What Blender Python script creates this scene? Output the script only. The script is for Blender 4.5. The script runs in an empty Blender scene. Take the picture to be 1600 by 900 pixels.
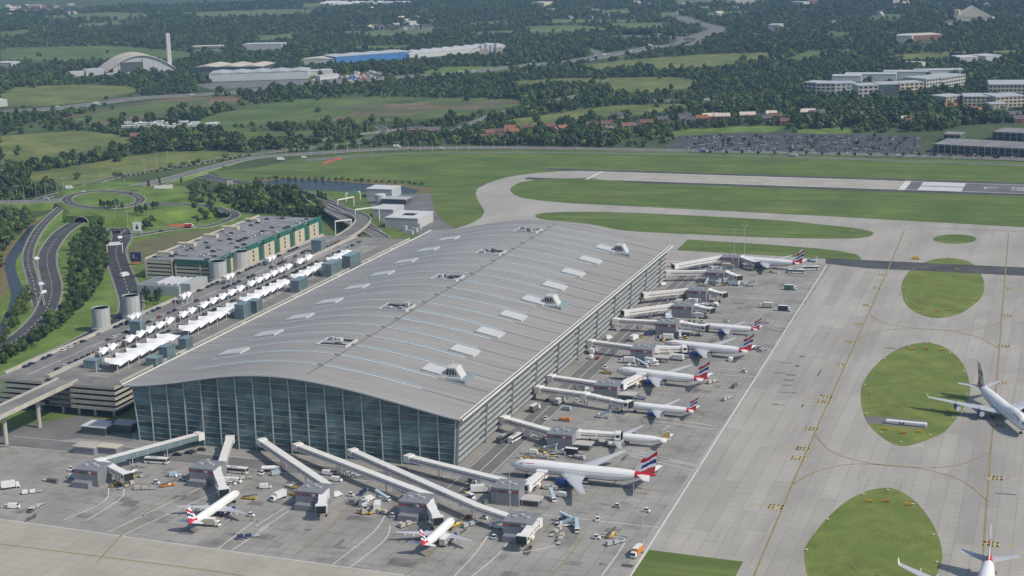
import bpy, math, random
import numpy as np
from mathutils import Vector, Matrix
random.seed(7); rng = np.random.default_rng(11)
sc = bpy.context.scene
COL = sc.collection
R = math.radians
# ------------------------------------------------------------------ camera
CX, CY, CZ = 266.078, -667.264, 251.715
YAW, PITCH, ROLL, FPX = -0.34098, 0.22600, -0.02700, 2509.92
fw = Vector((math.sin(YAW)*math.cos(PITCH), math.cos(YAW)*math.cos(PITCH), -math.sin(PITCH)))
r0 = Vector((math.cos(YAW), -math.sin(YAW), 0)); u0 = r0.cross(fw)
rr = r0*math.cos(ROLL) + u0*math.sin(ROLL); uu = -r0*math.sin(ROLL) + u0*math.cos(ROLL)
cam = bpy.data.cameras.new('camera'); camo = bpy.data.objects.new('camera', cam); COL.objects.link(camo)
M = Matrix((rr, uu, -fw)).transposed().to_4x4(); M.translation = Vector((CX, CY, CZ)); camo.matrix_world = M
cam.sensor_width = 36; cam.lens = FPX/1600*36; cam.clip_start = 5; cam.clip_end = 40000
sc.camera = camo
def G(px, py, z=0.0):
    "surveyed photo point -> place on the level z (metres; x east, y north)"
    d = fw + rr*((px-800)/FPX) + uu*((450-py)/FPX)
    t = (z-CZ)/d.z
    return Vector((CX+d.x*t, CY+d.y*t, z))
# ------------------------------------------------------------------ light
SUN_EL, SUN_AZ = R(45), R(98)
w = bpy.data.worlds.new('World'); sc.world = w; w.use_nodes = True
nt = w.node_tree; nt.nodes.clear()
sky = nt.nodes.new('ShaderNodeTexSky'); sky.sky_type = 'NISHITA'; sky.sun_disc = False
sky.sun_elevation = SUN_EL; sky.sun_rotation = SUN_AZ; sky.altitude = 50; sky.air_density = 1.0; sky.dust_density = 1.5
bg = nt.nodes.new('ShaderNodeBackground'); bg.inputs[1].default_value = 0.115
ow = nt.nodes.new('ShaderNodeOutputWorld')
nt.links.new(sky.outputs[0], bg.inputs[0]); nt.links.new(bg.outputs[0], ow.inputs[0])
sd = bpy.data.lights.new('sun', 'SUN'); sd.energy = 3.4; sd.angle = R(1.6); sd.color = (1, .93, .81)
so = bpy.data.objects.new('sun', sd); COL.objects.link(so)
sdir = Vector((math.sin(SUN_AZ)*math.cos(SUN_EL), math.cos(SUN_AZ)*math.cos(SUN_EL), math.sin(SUN_EL)))
so.rotation_euler = sdir.to_track_quat('Z', 'Y').to_euler(); so.location = (600, -200, 600)
vs = sc.view_settings; vs.view_transform = 'Standard'; vs.look = 'None'; vs.gamma = 1; vs.exposure = 0.05; vs.use_curve_mapping = False
sc.cycles.max_bounces = 5; sc.cycles.volume_bounces = 0
# ------------------------------------------------------------------ materials
MT = {}
def mat(name, col, rough=.8, var=.12, scale=.3, metal=0., col2=None, rnd=0., detail=4., spec=.3, stretch=None, bump=0., emit=None):
    m = bpy.data.materials.new(name); m.use_nodes = True; n = m.node_tree; L = n.links
    b = n.nodes['Principled BSDF']; b.inputs['Roughness'].default_value = rough; b.inputs['Metallic'].default_value = metal
    b.inputs['Specular IOR Level'].default_value = spec
    tc = n.nodes.new('ShaderNodeTexCoord'); no = n.nodes.new('ShaderNodeTexNoise'); src = tc.outputs['Object']
    if stretch:
        mp = n.nodes.new('ShaderNodeMapping'); mp.inputs['Scale'].default_value = stretch; L.new(src, mp.inputs[0]); src = mp.outputs[0]
    L.new(src, no.inputs['Vector']); no.inputs['Scale'].default_value = scale; no.inputs['Detail'].default_value = detail; no.inputs['Roughness'].default_value = .62
    cr = n.nodes.new('ShaderNodeValToRGB'); c2 = col2 or col
    cr.color_ramp.elements[0].position = .32; cr.color_ramp.elements[1].position = .68
    cr.color_ramp.elements[0].color = (*[c*(1-var) for c in col], 1); cr.color_ramp.elements[1].color = (*[min(1, c*(1+var)) for c in c2], 1)
    L.new(no.outputs[0], cr.inputs[0]); out = cr.outputs[0]
    if rnd:
        oi = n.nodes.new('ShaderNodeObjectInfo'); mr = n.nodes.new('ShaderNodeMapRange')
        mr.inputs['To Min'].default_value = 1-rnd; mr.inputs['To Max'].default_value = 1+rnd; L.new(oi.outputs['Random'], mr.inputs[0])
        mx = n.nodes.new('ShaderNodeVectorMath'); mx.operation = 'SCALE'; L.new(out, mx.inputs[0]); L.new(mr.outputs[0], mx.inputs['Scale']); out = mx.outputs[0]
    L.new(out, b.inputs['Base Color'])
    if bump:
        bp = n.nodes.new('ShaderNodeBump'); bp.inputs['Strength'].default_value = bump; bp.inputs['Distance'].default_value = .5
        L.new(no.outputs[0], bp.inputs['Height']); L.new(bp.outputs[0], b.inputs['Normal'])
    if emit: b.inputs['Emission Color'].default_value = (*emit, 1); b.inputs['Emission Strength'].default_value = 1
    MT[name] = m; return m
def mix_layer(name, base, stain, scale, lo, hi, amount=1., stretch=None, wave=None):
    "adds a second, patchy colour (oil, wear, mowing stripes) on top of a material made with mat()"
    m = MT[name]; n = m.node_tree; L = n.links; b = n.nodes['Principled BSDF']
    cur = b.inputs['Base Color'].links[0].from_socket
    tc = n.nodes.new('ShaderNodeTexCoord'); src = tc.outputs['Object']
    if stretch:
        mp = n.nodes.new('ShaderNodeMapping'); mp.inputs['Scale'].default_value = stretch[:3]
        if len(stretch) > 3: mp.inputs['Rotation'].default_value = (0, 0, stretch[3])
        L.new(src, mp.inputs[0]); src = mp.outputs[0]
    if wave:
        t = n.nodes.new('ShaderNodeTexWave'); t.wave_type = wave; t.inputs['Distortion'].default_value = 5.5; t.inputs['Detail'].default_value = 3; t.inputs['Detail Scale'].default_value = .6
        if wave == 'RINGS': t.rings_direction = 'Z'
    else:
        t = n.nodes.new('ShaderNodeTexNoise'); t.inputs['Detail'].default_value = 6; t.inputs['Roughness'].default_value = .6
    t.inputs['Scale'].default_value = scale; L.new(src, t.inputs['Vector'])
    mr = n.nodes.new('ShaderNodeMapRange'); mr.inputs['From Min'].default_value = lo; mr.inputs['From Max'].default_value = hi
    mr.inputs['To Max'].default_value = amount; L.new(t.outputs['Fac' if not wave else 'Fac'], mr.inputs[0])
    mx = n.nodes.new('ShaderNodeMix'); mx.data_type = 'RGBA'
    L.new(mr.outputs[0], mx.inputs[0]); L.new(cur, mx.inputs[6]); mx.inputs[7].default_value = (*stain, 1)
    L.new(mx.outputs[2], b.inputs['Base Color'])
mat('land', (.045, .078, .026), .95, .35, .008, col2=(.07, .10, .032), detail=9)
mix_layer('land', 0, (.075, .085, .035), .0035, .52, .66, .8)
mat('airgrass', (.092, .152, .028), .95, .22, .02, col2=(.135, .182, .038), detail=8)
mix_layer('airgrass', 0, (.20, .19, .075), .011, .5, .75, .7)
mix_layer('airgrass', 0, (.068, .115, .024), .06, .38, .62, .75, stretch=(.15, 1.6, 1, -.027))
mat('ovalgrass', (.125, .17, .03), .95, .25, .05, col2=(.17, .205, .045), detail=9)
mix_layer('ovalgrass', 0, (.22, .225, .085), .13, .6, 1.0, .24, stretch=(1, .42, 1), wave='RINGS')
mix_layer('ovalgrass', 0, (.115, .165, .03), .04, .46, .60, .85)
mix_layer('ovalgrass', 0, (.19, .18, .075), .09, .56, .72, .6)
mat('lawn', (.085, .155, .024), .95, .3, .04, col2=(.13, .195, .036), detail=9)
mix_layer('lawn', 0, (.16, .165, .055), .06, .55, .72, .7)
mat('meadow', (.11, .15, .035), .95, .25, .012, col2=(.17, .185, .055), detail=9)
mix_layer('meadow', 0, (.075, .11, .028), .03, .5, .65, .7)
mat('pasture', (.068, .12, .030), .95, .25, .012, col2=(.105, .15, .04), detail=9)
mix_layer('pasture', 0, (.14, .13, .055), .02, .54, .7, .7)
mat('farfield', (.115, .155, .055), .95, .15, .006, col2=(.13, .16, .06))
mat('brownearth', (.15, .11, .065), .95, .2, .01, col2=(.19, .14, .085), detail=8)
mix_layer('brownearth', 0, (.07, .105, .035), .012, .45, .6, .85)
mat('drygrass', (.16, .14, .07), .95, .25, .05, col2=(.12, .13, .05), detail=8)
mat('redearth', (.40, .12, .05), .9, .2, .1)
mat('concrete', (.352, .333, .297), .85, .07, .02, col2=(.385, .365, .327), rnd=.085, detail=9)
mix_layer('concrete', 0, (.245, .236, .215), .03, .48, .70, .6, stretch=(1.2, .12, 1))
mix_layer('concrete', 0, (.20, .195, .18), .22, .58, .75, .5, stretch=(1.4, .06, 1))
def joints(name, col, px_, py_, amt=.4):
    'thin straight joints between cast bays'
    m = MT[name]; n = m.node_tree; L = n.links; b = n.nodes['Principled BSDF']
    for ax, per in (('X', px_), ('Y', py_)):
        if not per: continue
        cur = b.inputs['Base Color'].links[0].from_socket; tc = n.nodes.new('ShaderNodeTexCoord'); t = n.nodes.new('ShaderNodeTexWave'); t.bands_direction = ax
        t.inputs['Scale'].default_value = .31416/per; t.inputs['Distortion'].default_value = 0; L.new(tc.outputs['Object'], t.inputs['Vector'])
        mr = n.nodes.new('ShaderNodeMapRange'); mr.inputs['From Min'].default_value = .985; mr.inputs['From Max'].default_value = .999; mr.inputs['To Max'].default_value = amt; L.new(t.outputs['Fac'], mr.inputs[0])
        mx = n.nodes.new('ShaderNodeMix'); mx.data_type = 'RGBA'; L.new(mr.outputs[0], mx.inputs[0]); L.new(cur, mx.inputs[6]); mx.inputs[7].default_value = (*col, 1); L.new(mx.outputs[2], b.inputs['Base Color'])
mat('tanconcrete', (.375, .348, .295), .85, .08, .03, col2=(.405, .378, .322), rnd=.03, detail=8)
mix_layer('tanconcrete', 0, (.27, .255, .22), .05, .5, .75, .5)
mat('apron', (.275, .265, .242), .85, .1, .03, col2=(.32, .31, .285), rnd=.05, detail=9)
mix_layer('apron', 0, (.13, .125, .117), .05, .54, .70, .75)
mix_layer('apron', 0, (.17, .164, .153), .16, .55, .68, .6, stretch=(.4, 1, 1))
mix_layer('apron', 0, (.30, .29, .26), .02, .5, .7, .5)
joints('concrete', (.2, .193, .178), 0, 6., .4); joints('apron', (.13, .125, .117), 7.5, 6., .45); joints('tanconcrete', (.24, .225, .195), 7.5, 6., .4)
mat('asphalt', (.060, .060, .062), .9, .15, .06, col2=(.085, .084, .083), rnd=.05, detail=8)
mat('oldroad', (.15, .148, .145), .9, .12, .05, col2=(.18, .176, .17), detail=8)
mat('dark_road', (.045, .045, .048), .9, .15, .1, col2=(.06, .06, .062))
mat('runway_asphalt', (.13, .125, .122), .9, .1, .03, col2=(.16, .155, .15))
mat('joint', (.23, .222, .205), .9, .1, .5)
mat('stain', (.10, .097, .092), .8, .35, .25, detail=8)
mat('soiled', (.18, .174, .16), .85, .25, .12, col2=(.225, .217, .2), rnd=.2, detail=9)
mat('white_paint', (.62, .62, .6), .7, .1, .6)
mat('fresh_white', (.64, .64, .63), .6, .04, .6)
mat('yellow_paint', (.27, .225, .09), .7, .2, .4)
mat('pale_yellow', (.46, .385, .20), .7, .1, .4)
mat('black_paint', (.03, .03, .03), .7, .1, .4)
mat('roof', (.285, .275, .26), .6, .05, .06, col2=(.315, .304, .288), rnd=.045, stretch=(.4, 4, 1))
mix_layer('roof', 0, (.225, .217, .205), .05, .5, .72, .55, stretch=(.25, 2.2, 1))
mix_layer('roof', 0, (.34, .33, .315), .012, .5, .7, .45)
mat('roof_seam', (.16, .155, .15), .6, .05, .2)
mat('roof_white', (.60, .61, .61), .45, .04, .2)
mat('vent', (.52, .53, .52), .45, .05, .5)
mat('skylight', (.24, .30, .315), .25, .1, .3, spec=.5, rnd=.06)
mat('glass', (.05, .10, .106), .08, .3, .12, col2=(.078, .135, .14), spec=.6, rnd=.45)  # random tone per pane paints uneven reflections into the base colour
mat('glass_light', (.15, .215, .225), .2, .06, .2, col2=(.17, .235, .245), spec=.6, rnd=.12)
mat('glass_green', (.022, .12, .095), .25, .15, .2, col2=(.03, .15, .12), spec=.5, rnd=.1)
mat('dark', (.02, .022, .024), .7, .1, .3)
mat('mullion', (.34, .415, .43), .4, .05, .5, metal=.2)
mat('louvre', (.31, .325, .325), .5, .06, .3, rnd=.06)
mat('louvre_dark', (.085, .095, .098), .5, .1, .3)
mat('steel_white', (.74, .74, .73), .4, .04, .6)
mat('bridge_white', (.74, .725, .70), .5, .05, .5, rnd=.03)
mat('bridge_side', (.47, .45, .43), .5, .06, .5)
mat('bridge_band', (.30, .21, .19), .5, .1, .5)
mat('node_grey', (.225, .235, .255), .6, .06, .3, rnd=.05)
mat('node_roof', (.21, .22, .24), .7, .08, .3)
mat('red_stripe', (.42, .035, .035), .5, .1, .5)
mat('concrete_wall', (.44, .415, .36), .85, .12, .15, detail=8, rnd=.04)
mat('cream', (.53, .475, .375), .85, .06, .2, rnd=.03)
mat('deck', (.19, .185, .175), .9, .15, .08, col2=(.23, .222, .21), detail=8)
mat('parking_roof', (.20, .205, .215), .9, .15, .06, col2=(.24, .24, .245), detail=8)
mat('fabric', (.84, .84, .83), .7, .02, .5)
mat('silver', (.50, .51, .52), .45, .04, .1)
mat('silver_light', (.43, .45, .46), .5, .05, .1)
mat('warehouse', (.52, .53, .53), .6, .05, .05, rnd=.05)
mat('tan_roof', (.55, .49, .40), .6, .06, .05, rnd=.05)
mat('white_wall', (.47, .46, .44), .7, .05, .1, rnd=.04)
mat('blue_clad', (.06, .19, .44), .5, .08, .05)
mat('brick', (.21, .115, .085), .9, .15, .3, rnd=.25)
mat('tile_roof', (.16, .095, .072), .9, .2, .3, rnd=.3)
mat('orange_tile', (.26, .115, .065), .9, .1, .3)
mat('slate', (.10, .10, .105), .8, .15, .3, rnd=.2)
mat('bronze', (.20, .17, .14), .6, .1, .3)
mat('water', (.02, .027, .03), .3, .2, .05, spec=.14)
mat('bank', (.17, .13, .06), .95, .2, .1)
mat('bark', (.07, .05, .035), .95, .2, .5)
for i, (a, b_) in enumerate([((.046, .084, .024), (.098, .145, .038)), ((.040, .070, .026), (.078, .118, .036)), ((.066, .102, .028), (.122, .160, .046)), ((.032, .062, .030), (.060, .096, .040))]):
    mat('leaf%d' % i, a, .9, .2, .25, col2=b_, rnd=.42, spec=.15)
for nme, c in dict(plane_white=(.80, .80, .79), wing_grey=(.46, .475, .50), plane_blue=(.012, .035, .20), plane_red=(.50, .015, .025), navy=(.012, .02, .085), engine_metal=(.5, .5, .52), gold=(.48, .34, .08)).items():
    mat(nme, c, .35, .03, .2, spec=.45)
mat('tyre', (.02, .02, .02), .9, .1, 1)
mat('car_glass', (.02, .025, .03), .2, .1, 1, spec=.5)
CARC = dict(white=(.74, .74, .73), silver=(.42, .43, .44), black=(.02, .02, .022), grey=(.12, .125, .13), navy_blue=(.02, .035, .11), red=(.40, .03, .025), yellow=(.62, .40, .03), orange=(.66, .25, .03), blue=(.06, .16, .42), green=(.05, .17, .12), cream=(.5, .45, .36), pale_blue=(.35, .45, .52))
for k, c in CARC.items(): mat('car_'+k, c, .4, .04, .3, spec=.5)
# ------------------------------------------------------------------ mesh helpers
class MB:
    def __init__(s): s.v = []; s.f = []; s.m = []
    def face(s, pts, m=0):
        i = len(s.v); s.v += [tuple(p) for p in pts]; s.f.append(tuple(range(i, i+len(pts)))); s.m.append(m); return s
    def poly(s, vs, fs, m=0):
        i = len(s.v); s.v += [tuple(p) for p in vs]
        for f in fs: s.f.append(tuple(i+a for a in f)); s.m.append(m)
        return s
    def box(s, x0, x1, y0, y1, z0, z1, m=0, rot=0., org=(0, 0)):
        vs = [(x, y, z) for z in (z0, z1) for x, y in ((x0, y0), (x1, y0), (x1, y1), (x0, y1))]
        if rot:
            c, sn = math.cos(rot), math.sin(rot)
            vs = [(org[0]+(x-org[0])*c-(y-org[1])*sn, org[1]+(x-org[0])*sn+(y-org[1])*c, z) for x, y, z in vs]
        return s.poly(vs, [(3, 2, 1, 0), (4, 5, 6, 7), (0, 1, 5, 4), (1, 2, 6, 5), (2, 3, 7, 6), (3, 0, 4, 7)], m)
    def prism(s, pts, z0, z1, m=0, mside=None):
        n = len(pts); A = sum(pts[i][0]*pts[(i+1) % n][1]-pts[(i+1) % n][0]*pts[i][1] for i in range(n))
        if A < 0: pts = pts[::-1]
        vs = [(p[0], p[1], z0) for p in pts]+[(p[0], p[1], z1) for p in pts]
        s.poly(vs, [tuple(range(n-1, -1, -1)), tuple(range(n, 2*n))], m)
        return s.poly(vs, [(i, (i+1) % n, n+(i+1) % n, n+i) for i in range(n)], m if mside is None else mside)
    def loft(s, rings, m=0, cap=True, mf=None):
        n = len(rings[0]); i0 = len(s.v)
        for r in rings: s.v += [tuple(p) for p in r]
        for a in range(len(rings)-1):
            for b in range(n):
                c = (b+1) % n; s.f.append((i0+a*n+b, i0+a*n+c, i0+(a+1)*n+c, i0+(a+1)*n+b))
                s.m.append(mf(rings[a][b], rings[a+1][c]) if mf else m)
        if cap:
            s.f.append(tuple(i0+b for b in range(n-1, -1, -1))); s.m.append(m)
            s.f.append(tuple(i0+(len(rings)-1)*n+b for b in range(n))); s.m.append(m)
        return s
    def cyl(s, x, y, z0, z1, r, n=12, m=0, r1=None):
        r1 = r if r1 is None else r1
        ring = lambda z, q: [(x+q*math.cos(2*math.pi*k/n), y+q*math.sin(2*math.pi*k/n), z) for k in range(n)]
        return s.loft([ring(z0, r), ring(z1, r1)], m)
    def bar(s, a, b, r, m=0, n=4):
        a = Vector(a); b = Vector(b); d = (b-a).normalized(); t = Vector((0, 0, 1)) if abs(d.z) < .9 else Vector((1, 0, 0))
        p = d.cross(t).normalized(); q = d.cross(p)
        ring = lambda c: [c+(p*math.cos(2*math.pi*(k+.5)/n)+q*math.sin(2*math.pi*(k+.5)/n))*r for k in range(n)]
        return s.loft([ring(a), ring(b)], m)
    def mesh(s, name, mats, smooth=False):
        me = bpy.data.meshes.new(name); me.from_pydata(s.v, [], s.f)
        for q in (mats if isinstance(mats, (list, tuple)) else [mats]): me.materials.append(MT[q])
        me.polygons.foreach_set('material_index', s.m)
        if smooth: me.polygons.foreach_set('use_smooth', [True]*len(s.f))
        me.update(); return me
    def build(s, name, mats, parent=None, smooth=False):
        return link(name, s.mesh(name, mats, smooth), parent)
def link(name, me, parent=None, loc=(0, 0, 0), rz=0.):
    o = bpy.data.objects.new(name, me); COL.objects.link(o); o.location = loc; o.rotation_euler = (0, 0, rz)
    if parent is not None: o.parent = parent
    return o
def tag(o, label, cat, group=None):
    o['label'] = label; o['category'] = cat
    if group: o['group'] = group
    return o
def thing(name, label, cat, loc=(0, 0, 0), rz=0., group=None):
    return tag(link(name, None, None, loc, rz), label, cat, group)
def struct(o, kind='structure'): o['kind'] = kind; return o
def copy_tree(o, parent=None):
    c = o.copy(); COL.objects.link(c); c.parent = parent
    for ch in o.children: copy_tree(ch, c)
    return c
AUTO = []      # things whose label is completed by the nearest landmark
MARKS = []
def auto(o, desc, cat, group): AUTO.append((o, desc, cat, group)); return o
def P2(l, z=0.): return [tuple(G(x, y, z)[:2]) for x, y in l]
def sheet(name, pts, z, m, parent=None, kind='structure', thick=0.):
    "flat ground sheet from world points; split in triangles by blender"
    mb = MB(); n = len(pts); A = sum(pts[i][0]*pts[(i+1) % n][1]-pts[(i+1) % n][0]*pts[i][1] for i in range(n))
    if A < 0: pts = pts[::-1]
    mb.face([(p[0], p[1], z) for p in pts])
    o = mb.build(name, m, parent)
    if parent is None and kind: o['kind'] = kind
    return o
def smooth_line(pts, k=6):
    pts = [Vector(p) for p in pts]; out = []
    for i in range(len(pts)-1):
        p0 = pts[max(i-1, 0)]; p1 = pts[i]; p2 = pts[i+1]; p3 = pts[min(i+2, len(pts)-1)]
        for j in range(k):
            t = j/k
            out.append(.5*((2*p1)+(p2-p0)*t+(2*p0-5*p1+4*p2-p3)*t*t+(3*p1-p0-3*p2+p3)*t**3))
    return out+[pts[-1]]
def ribbon(pts, w, dz=0., off=0.):
    L = []; Rr = []
    for i, p in enumerate(pts):
        d = (pts[min(i+1, len(pts)-1)]-pts[max(i-1, 0)]); d.z = 0; d.normalize(); nn = Vector((-d.y, d.x, 0))
        c = p+nn*off; L.append(c+nn*w/2+Vector((0, 0, dz))); Rr.append(c-nn*w/2+Vector((0, 0, dz)))
    return L, Rr
def strip(mb, pts, w, dz=0., off=0., m=0, t0=0, t1=None):
    L, Rr = ribbon(pts, w, dz, off)
    for i in range(len(pts)-1): mb.face([Rr[i], Rr[i+1], L[i+1], L[i]], m)
    return mb
ROADS = []
def road(name, px, w, m='asphalt', z=.06, line='dash', kerb=True, skirt=None, world=False, k=6):
    pts = [Vector(p) if world else G(p[0], p[1], p[2] if len(p) > 2 else 0.) for p in px]
    pts = smooth_line([p+Vector((0, 0, z)) for p in pts], k)
    ROADS.append((np.array([p[:2] for p in pts]), w/2+5))
    mb = MB(); strip(mb, pts, w)
    o = struct(mb.build(name, m))
    if line:
        mb = MB()
        for e in (-1, 1): strip(mb, pts, .22, .012, e*(w/2-.7))
        acc = 0
        for i in range(len(pts)-1):
            d = (pts[i+1]-pts[i]).length; n = max(1, int(d/9))
            for j in range(n):
                a = pts[i].lerp(pts[i+1], j/n); b = pts[i].lerp(pts[i+1], (j+.45)/n); strip(mb, [a, b], .35, .012)
        mb.build('lane_marking', 'white_paint', o)
    if kerb:
        mb = MB()
        for e in (-1, 1):
            L, Rr = ribbon(pts, .34, .12, e*(w/2+.17)); L2, R2 = ribbon(pts, .34, -.3, e*(w/2+.17))
            for i in range(len(pts)-1):
                mb.face([Rr[i], Rr[i+1], L[i+1], L[i]]); mb.face([R2[i], R2[i+1], Rr[i+1], Rr[i]]); mb.face([L[i], L[i+1], L2[i+1], L2[i]])
        mb.build('kerb', 'concrete_wall', o)
    if skirt:
        mb = MB()
        for e in (-1, 1):
            a, b = ribbon(pts, .01, -.02, e*(w/2+.5)); 
            for i in range(len(pts)-1):
                q = []
                for j in (i, i+1):
                    d = pts[min(j+1, len(pts)-1)]-pts[max(j-1, 0)]; d.z = 0; d.normalize(); nn = Vector((-d.y, d.x, 0))*e
                    top = pts[j]+nn*(w/2+.5)-Vector((0, 0, .02)); q.append((top, Vector((top.x+nn.x*top.z*1.6, top.y+nn.y*top.z*1.6, -.05))))
                f = [q[0][0], q[0][1], q[1][1], q[1][0]]
                mb.face(f if e < 0 else f[::-1])
        mb.build('embankment', skirt, o)
    return o
ORD = ['', 'second ', 'third ', 'fourth ', 'fifth ', 'sixth ', 'seventh ', 'eighth ', 'ninth ', 'tenth ', 'eleventh ', 'twelfth ', 'thirteenth ', 'fourteenth ', 'fifteenth ', 'sixteenth ', 'seventeenth ', 'eighteenth ', 'nineteenth ', 'twentieth '] + ['twenty-%s ' % q for q in 'first second third fourth fifth sixth seventh eighth ninth'.split()] + ['thirtieth '] + ['thirty-%s ' % q for q in 'first second third fourth fifth sixth seventh eighth ninth'.split()]
# ================================================================== SETTING
mb = MB(); S = 14000
mb.face([(-S, -3000, -.25), (S, -3000, -.25), (S, S, -.25), (-S, S, -.25)])
struct(mb.build('ground', 'land'))
LANDAREA = []     # open patches where no wood grows (world polygons)
def field(px, m, name='field', z=-.15):
    pts = P2(px); LANDAREA.append(np.array(pts)); return sheet(name, pts, z+.0012*len(LANDAREA), m)
F = [
 ([(0,258),(0,212),(60,208),(120,204),(170,208),(222,218),(160,232),(100,240),(40,256)], 'meadow'),
 ([(45,282),(50,268),(100,262),(200,245),(260,236),(330,236),(390,240),(330,255),(240,265),(170,278),(100,292)], 'meadow'),
 ([(80,188),(175,167),(275,152),(375,150),(390,160),(250,180),(162,196),(112,191)], 'brownearth'),
 ([(112,187),(180,171),(270,157),(330,155),(320,163),(240,176),(165,190)], 'pasture'),
 ([(400,165),(462,155),(600,151),(800,155),(826,160),(737,178),(650,187),(560,192),(512,189),(400,196),(300,194),(330,180)], 'pasture'),
 ([(455,180),(520,166),(600,164),(690,158),(810,157),(815,161),(735,171),(690,169),(640,180),(570,181),(530,190),(512,187),(560,174),(500,172),(410,193),(392,196)], 'brownearth'),
 ([(882,105),(975,94),(1100,85),(1200,82),(1205,94),(1075,107),(975,107),(937,110)], 'meadow'),
 ([(800,127),(887,122),(1050,120),(1095,125),(1075,137),(1025,144),(962,142),(937,132),(862,131),(800,136)], 'meadow'),
 ([(822,41),(900,39),(962,45),(950,49),(832,51)], 'farfield'), ([(950,37),(1040,35),(1037,44),(980,45)], 'farfield'),
 ([(847,30),(1000,31),(990,34),(870,36)], 'farfield'), ([(562,51),(600,46),(682,45),(675,54),(587,56)], 'farfield'),
 ([(712,52),(800,47),(815,52),(725,55)], 'farfield'), ([(732,36),(795,31),(800,35),(740,39)], 'farfield'),
 ([(400,15),(495,14),(487,20),(400,26)], 'farfield'), ([(0,75),(175,71),(250,77),(300,82),(295,92),(150,95),(0,97)], 'pasture'),
 ([(62,25),(175,19),(245,22),(200,30),(90,30)], 'farfield'), ([(280,20),(400,16),(400,26),(325,28)], 'farfield'),
 ([(110,39),(180,33),(190,37),(125,42)], 'farfield'), ([(400,56),(462,52),(455,60),(400,63)], 'farfield'),
 ([(0,148),(25,136),(110,132),(200,135),(225,140),(150,158),(62,166),(0,166)], 'meadow'),
 ([(1375,88),(1450,82),(1520,80),(1500,86),(1420,92)], 'meadow'), ([(1200,102),(1262,80),(1340,77),(1330,83),(1260,92)], 'pasture'),
 ([(1350,26),(1390,22),(1440,25),(1400,30)], 'pasture'), ([(1540,80),(1600,78),(1600,82),(1550,84)], 'meadow'),
 ([(925,54),(960,52),(985,14),(900,16)], 'pasture') if False else ([(930,17),(985,13),(985,20),(940,22)], 'farfield'),
 ([(800,186),(900,172),(960,165),(1060,162),(1085,168),(1000,178),(900,186),(830,196),(790,196)], 'meadow'),
 ([(1010,212),(1080,202),(1180,196),(1240,198),(1200,207),(1080,216)], 'lawn'),
 ([(1240,203),(1310,199),(1345,204),(1320,209),(1250,211)], 'lawn'),
 ([(330,196),(440,205),(500,203),(505,210),(430,216),(390,222)], 'pasture'),
 ([(1055,0),(1200,-4),(1200,2),(1060,6)], 'farfield'), ([(655,113),(700,104),(770,104),(760,112),(690,117)], 'lawn'),
 ([(1300,48),(1340,52),(1310,56),(1270,53)], 'pasture'), ([(1030,20),(1060,18),(1062,24),(1035,26)], 'farfield'),
 ([(1100,20),(1180,17),(1180,22),(1110,24)], 'farfield'), ([(540,72),(640,70),(640,76),(560,78)], 'pasture'),
 ([(470,6),(560,2),(560,7),(480,11)], 'farfield'), ([(0,50),(40,46),(60,50),(0,58)], 'pasture'),
]
for f, m in F: field(f, m)
# the open heap in the brown field
# ---------------- airfield
def ext(l, z=0.): return P2(l, z)
air = P2([(330,268),(400,262),(470,247),(560,239),(700,235),(800,234),(1000,236),(1300,243),(1600,253),(1900,265)])
air += [(420, -400), (-420, -400), (-300, -60), (-300, 20), (-420, 120)] + P2([(70,560),(150,500),(250,450),(330,370),(420,320)])
LANDAREA.append(np.array(P2([(0,560),(0,330),(90,300),(330,252),(470,240),(560,232),(800,228),(1600,246),(1900,262)])+[(420,-400),(-420,-400),(-420,0)]))
sheet('airfield_grass', air, -.10, 'airgrass')
conc = P2([(640,420),(690,375),(700,361),(725,353),(738,348),(752,340),(757,330),(748,315),(743,303),(746,295),(760,287),(790,277),(830,271),(870,268),(938,266)])
RA = -.027; RW = Vector((-185.5, 856.1, 0)); rd = Vector((math.cos(RA), math.sin(RA), 0)); rn = Vector((-rd.y, rd.x, 0))
def RP(a, b, z=0.): p = RW+rd*a+rn*b; return (p.x, p.y, z)
conc += [RP(0, 25)[:2], RP(900, 25)[:2], (700, -400), (-420, -400), (-330, -60), (-190, 0), (-176, 30), (-176, 380)]
twy = sheet('taxiway', conc, -.03, 'concrete')
# dark shoulders of the runway and its surface
for b0, b1 in ((25, 36), (-37, -25)):
    mb = MB(); mb.face([RP(-60, b0, -.012), RP(900, b0, -.012), RP(900, b1, -.012), RP(-60, b1, -.012)]); struct(mb.build('runway_shoulder', 'asphalt'))
runway = MB().face([RP(0, -25, .01), RP(306, -25, .01), RP(306, 25, .01), RP(0, 25, .01)]).build('runway', 'tanconcrete'); struct(runway)
for i in range(6):   # paved lanes of the displaced part
    MB().box(0, 306, -25+i*8.333+.1, -25+(i+1)*8.333-.1, 0, .02).build('paved_lane', 'tanconcrete', runway).matrix_basis = Matrix.Translation(RP(0, 0))@Matrix.Rotation(RA, 4, 'Z')
MB().face([RP(306, -25, .012), RP(900, -25, .012), RP(900, 25, .012), RP(306, 25, .012)]).build('asphalt_surface', 'runway_asphalt', runway)
def rpaint(a0, a1, b0, b1, m='white_paint', z=.04, name='runway_marking'):
    return MB().face([RP(a0, b0, z), RP(a1, b0, z), RP(a1, b1, z), RP(a0, b1, z)]).build(name, m, runway)
rpaint(0, 3, -27, 27, 'fresh_white'); rpaint(302, 308, -27, 27, 'fresh_white')
for e in (-1, 1): rpaint(0, 900, e*23.6-.7, e*23.6+.7)
for k in range(6):
    for e in (-1, 1): rpaint(319, 358, e*(2.1+k*3.5), e*(2.1+k*3.5+3.05), 'fresh_white')
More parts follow.
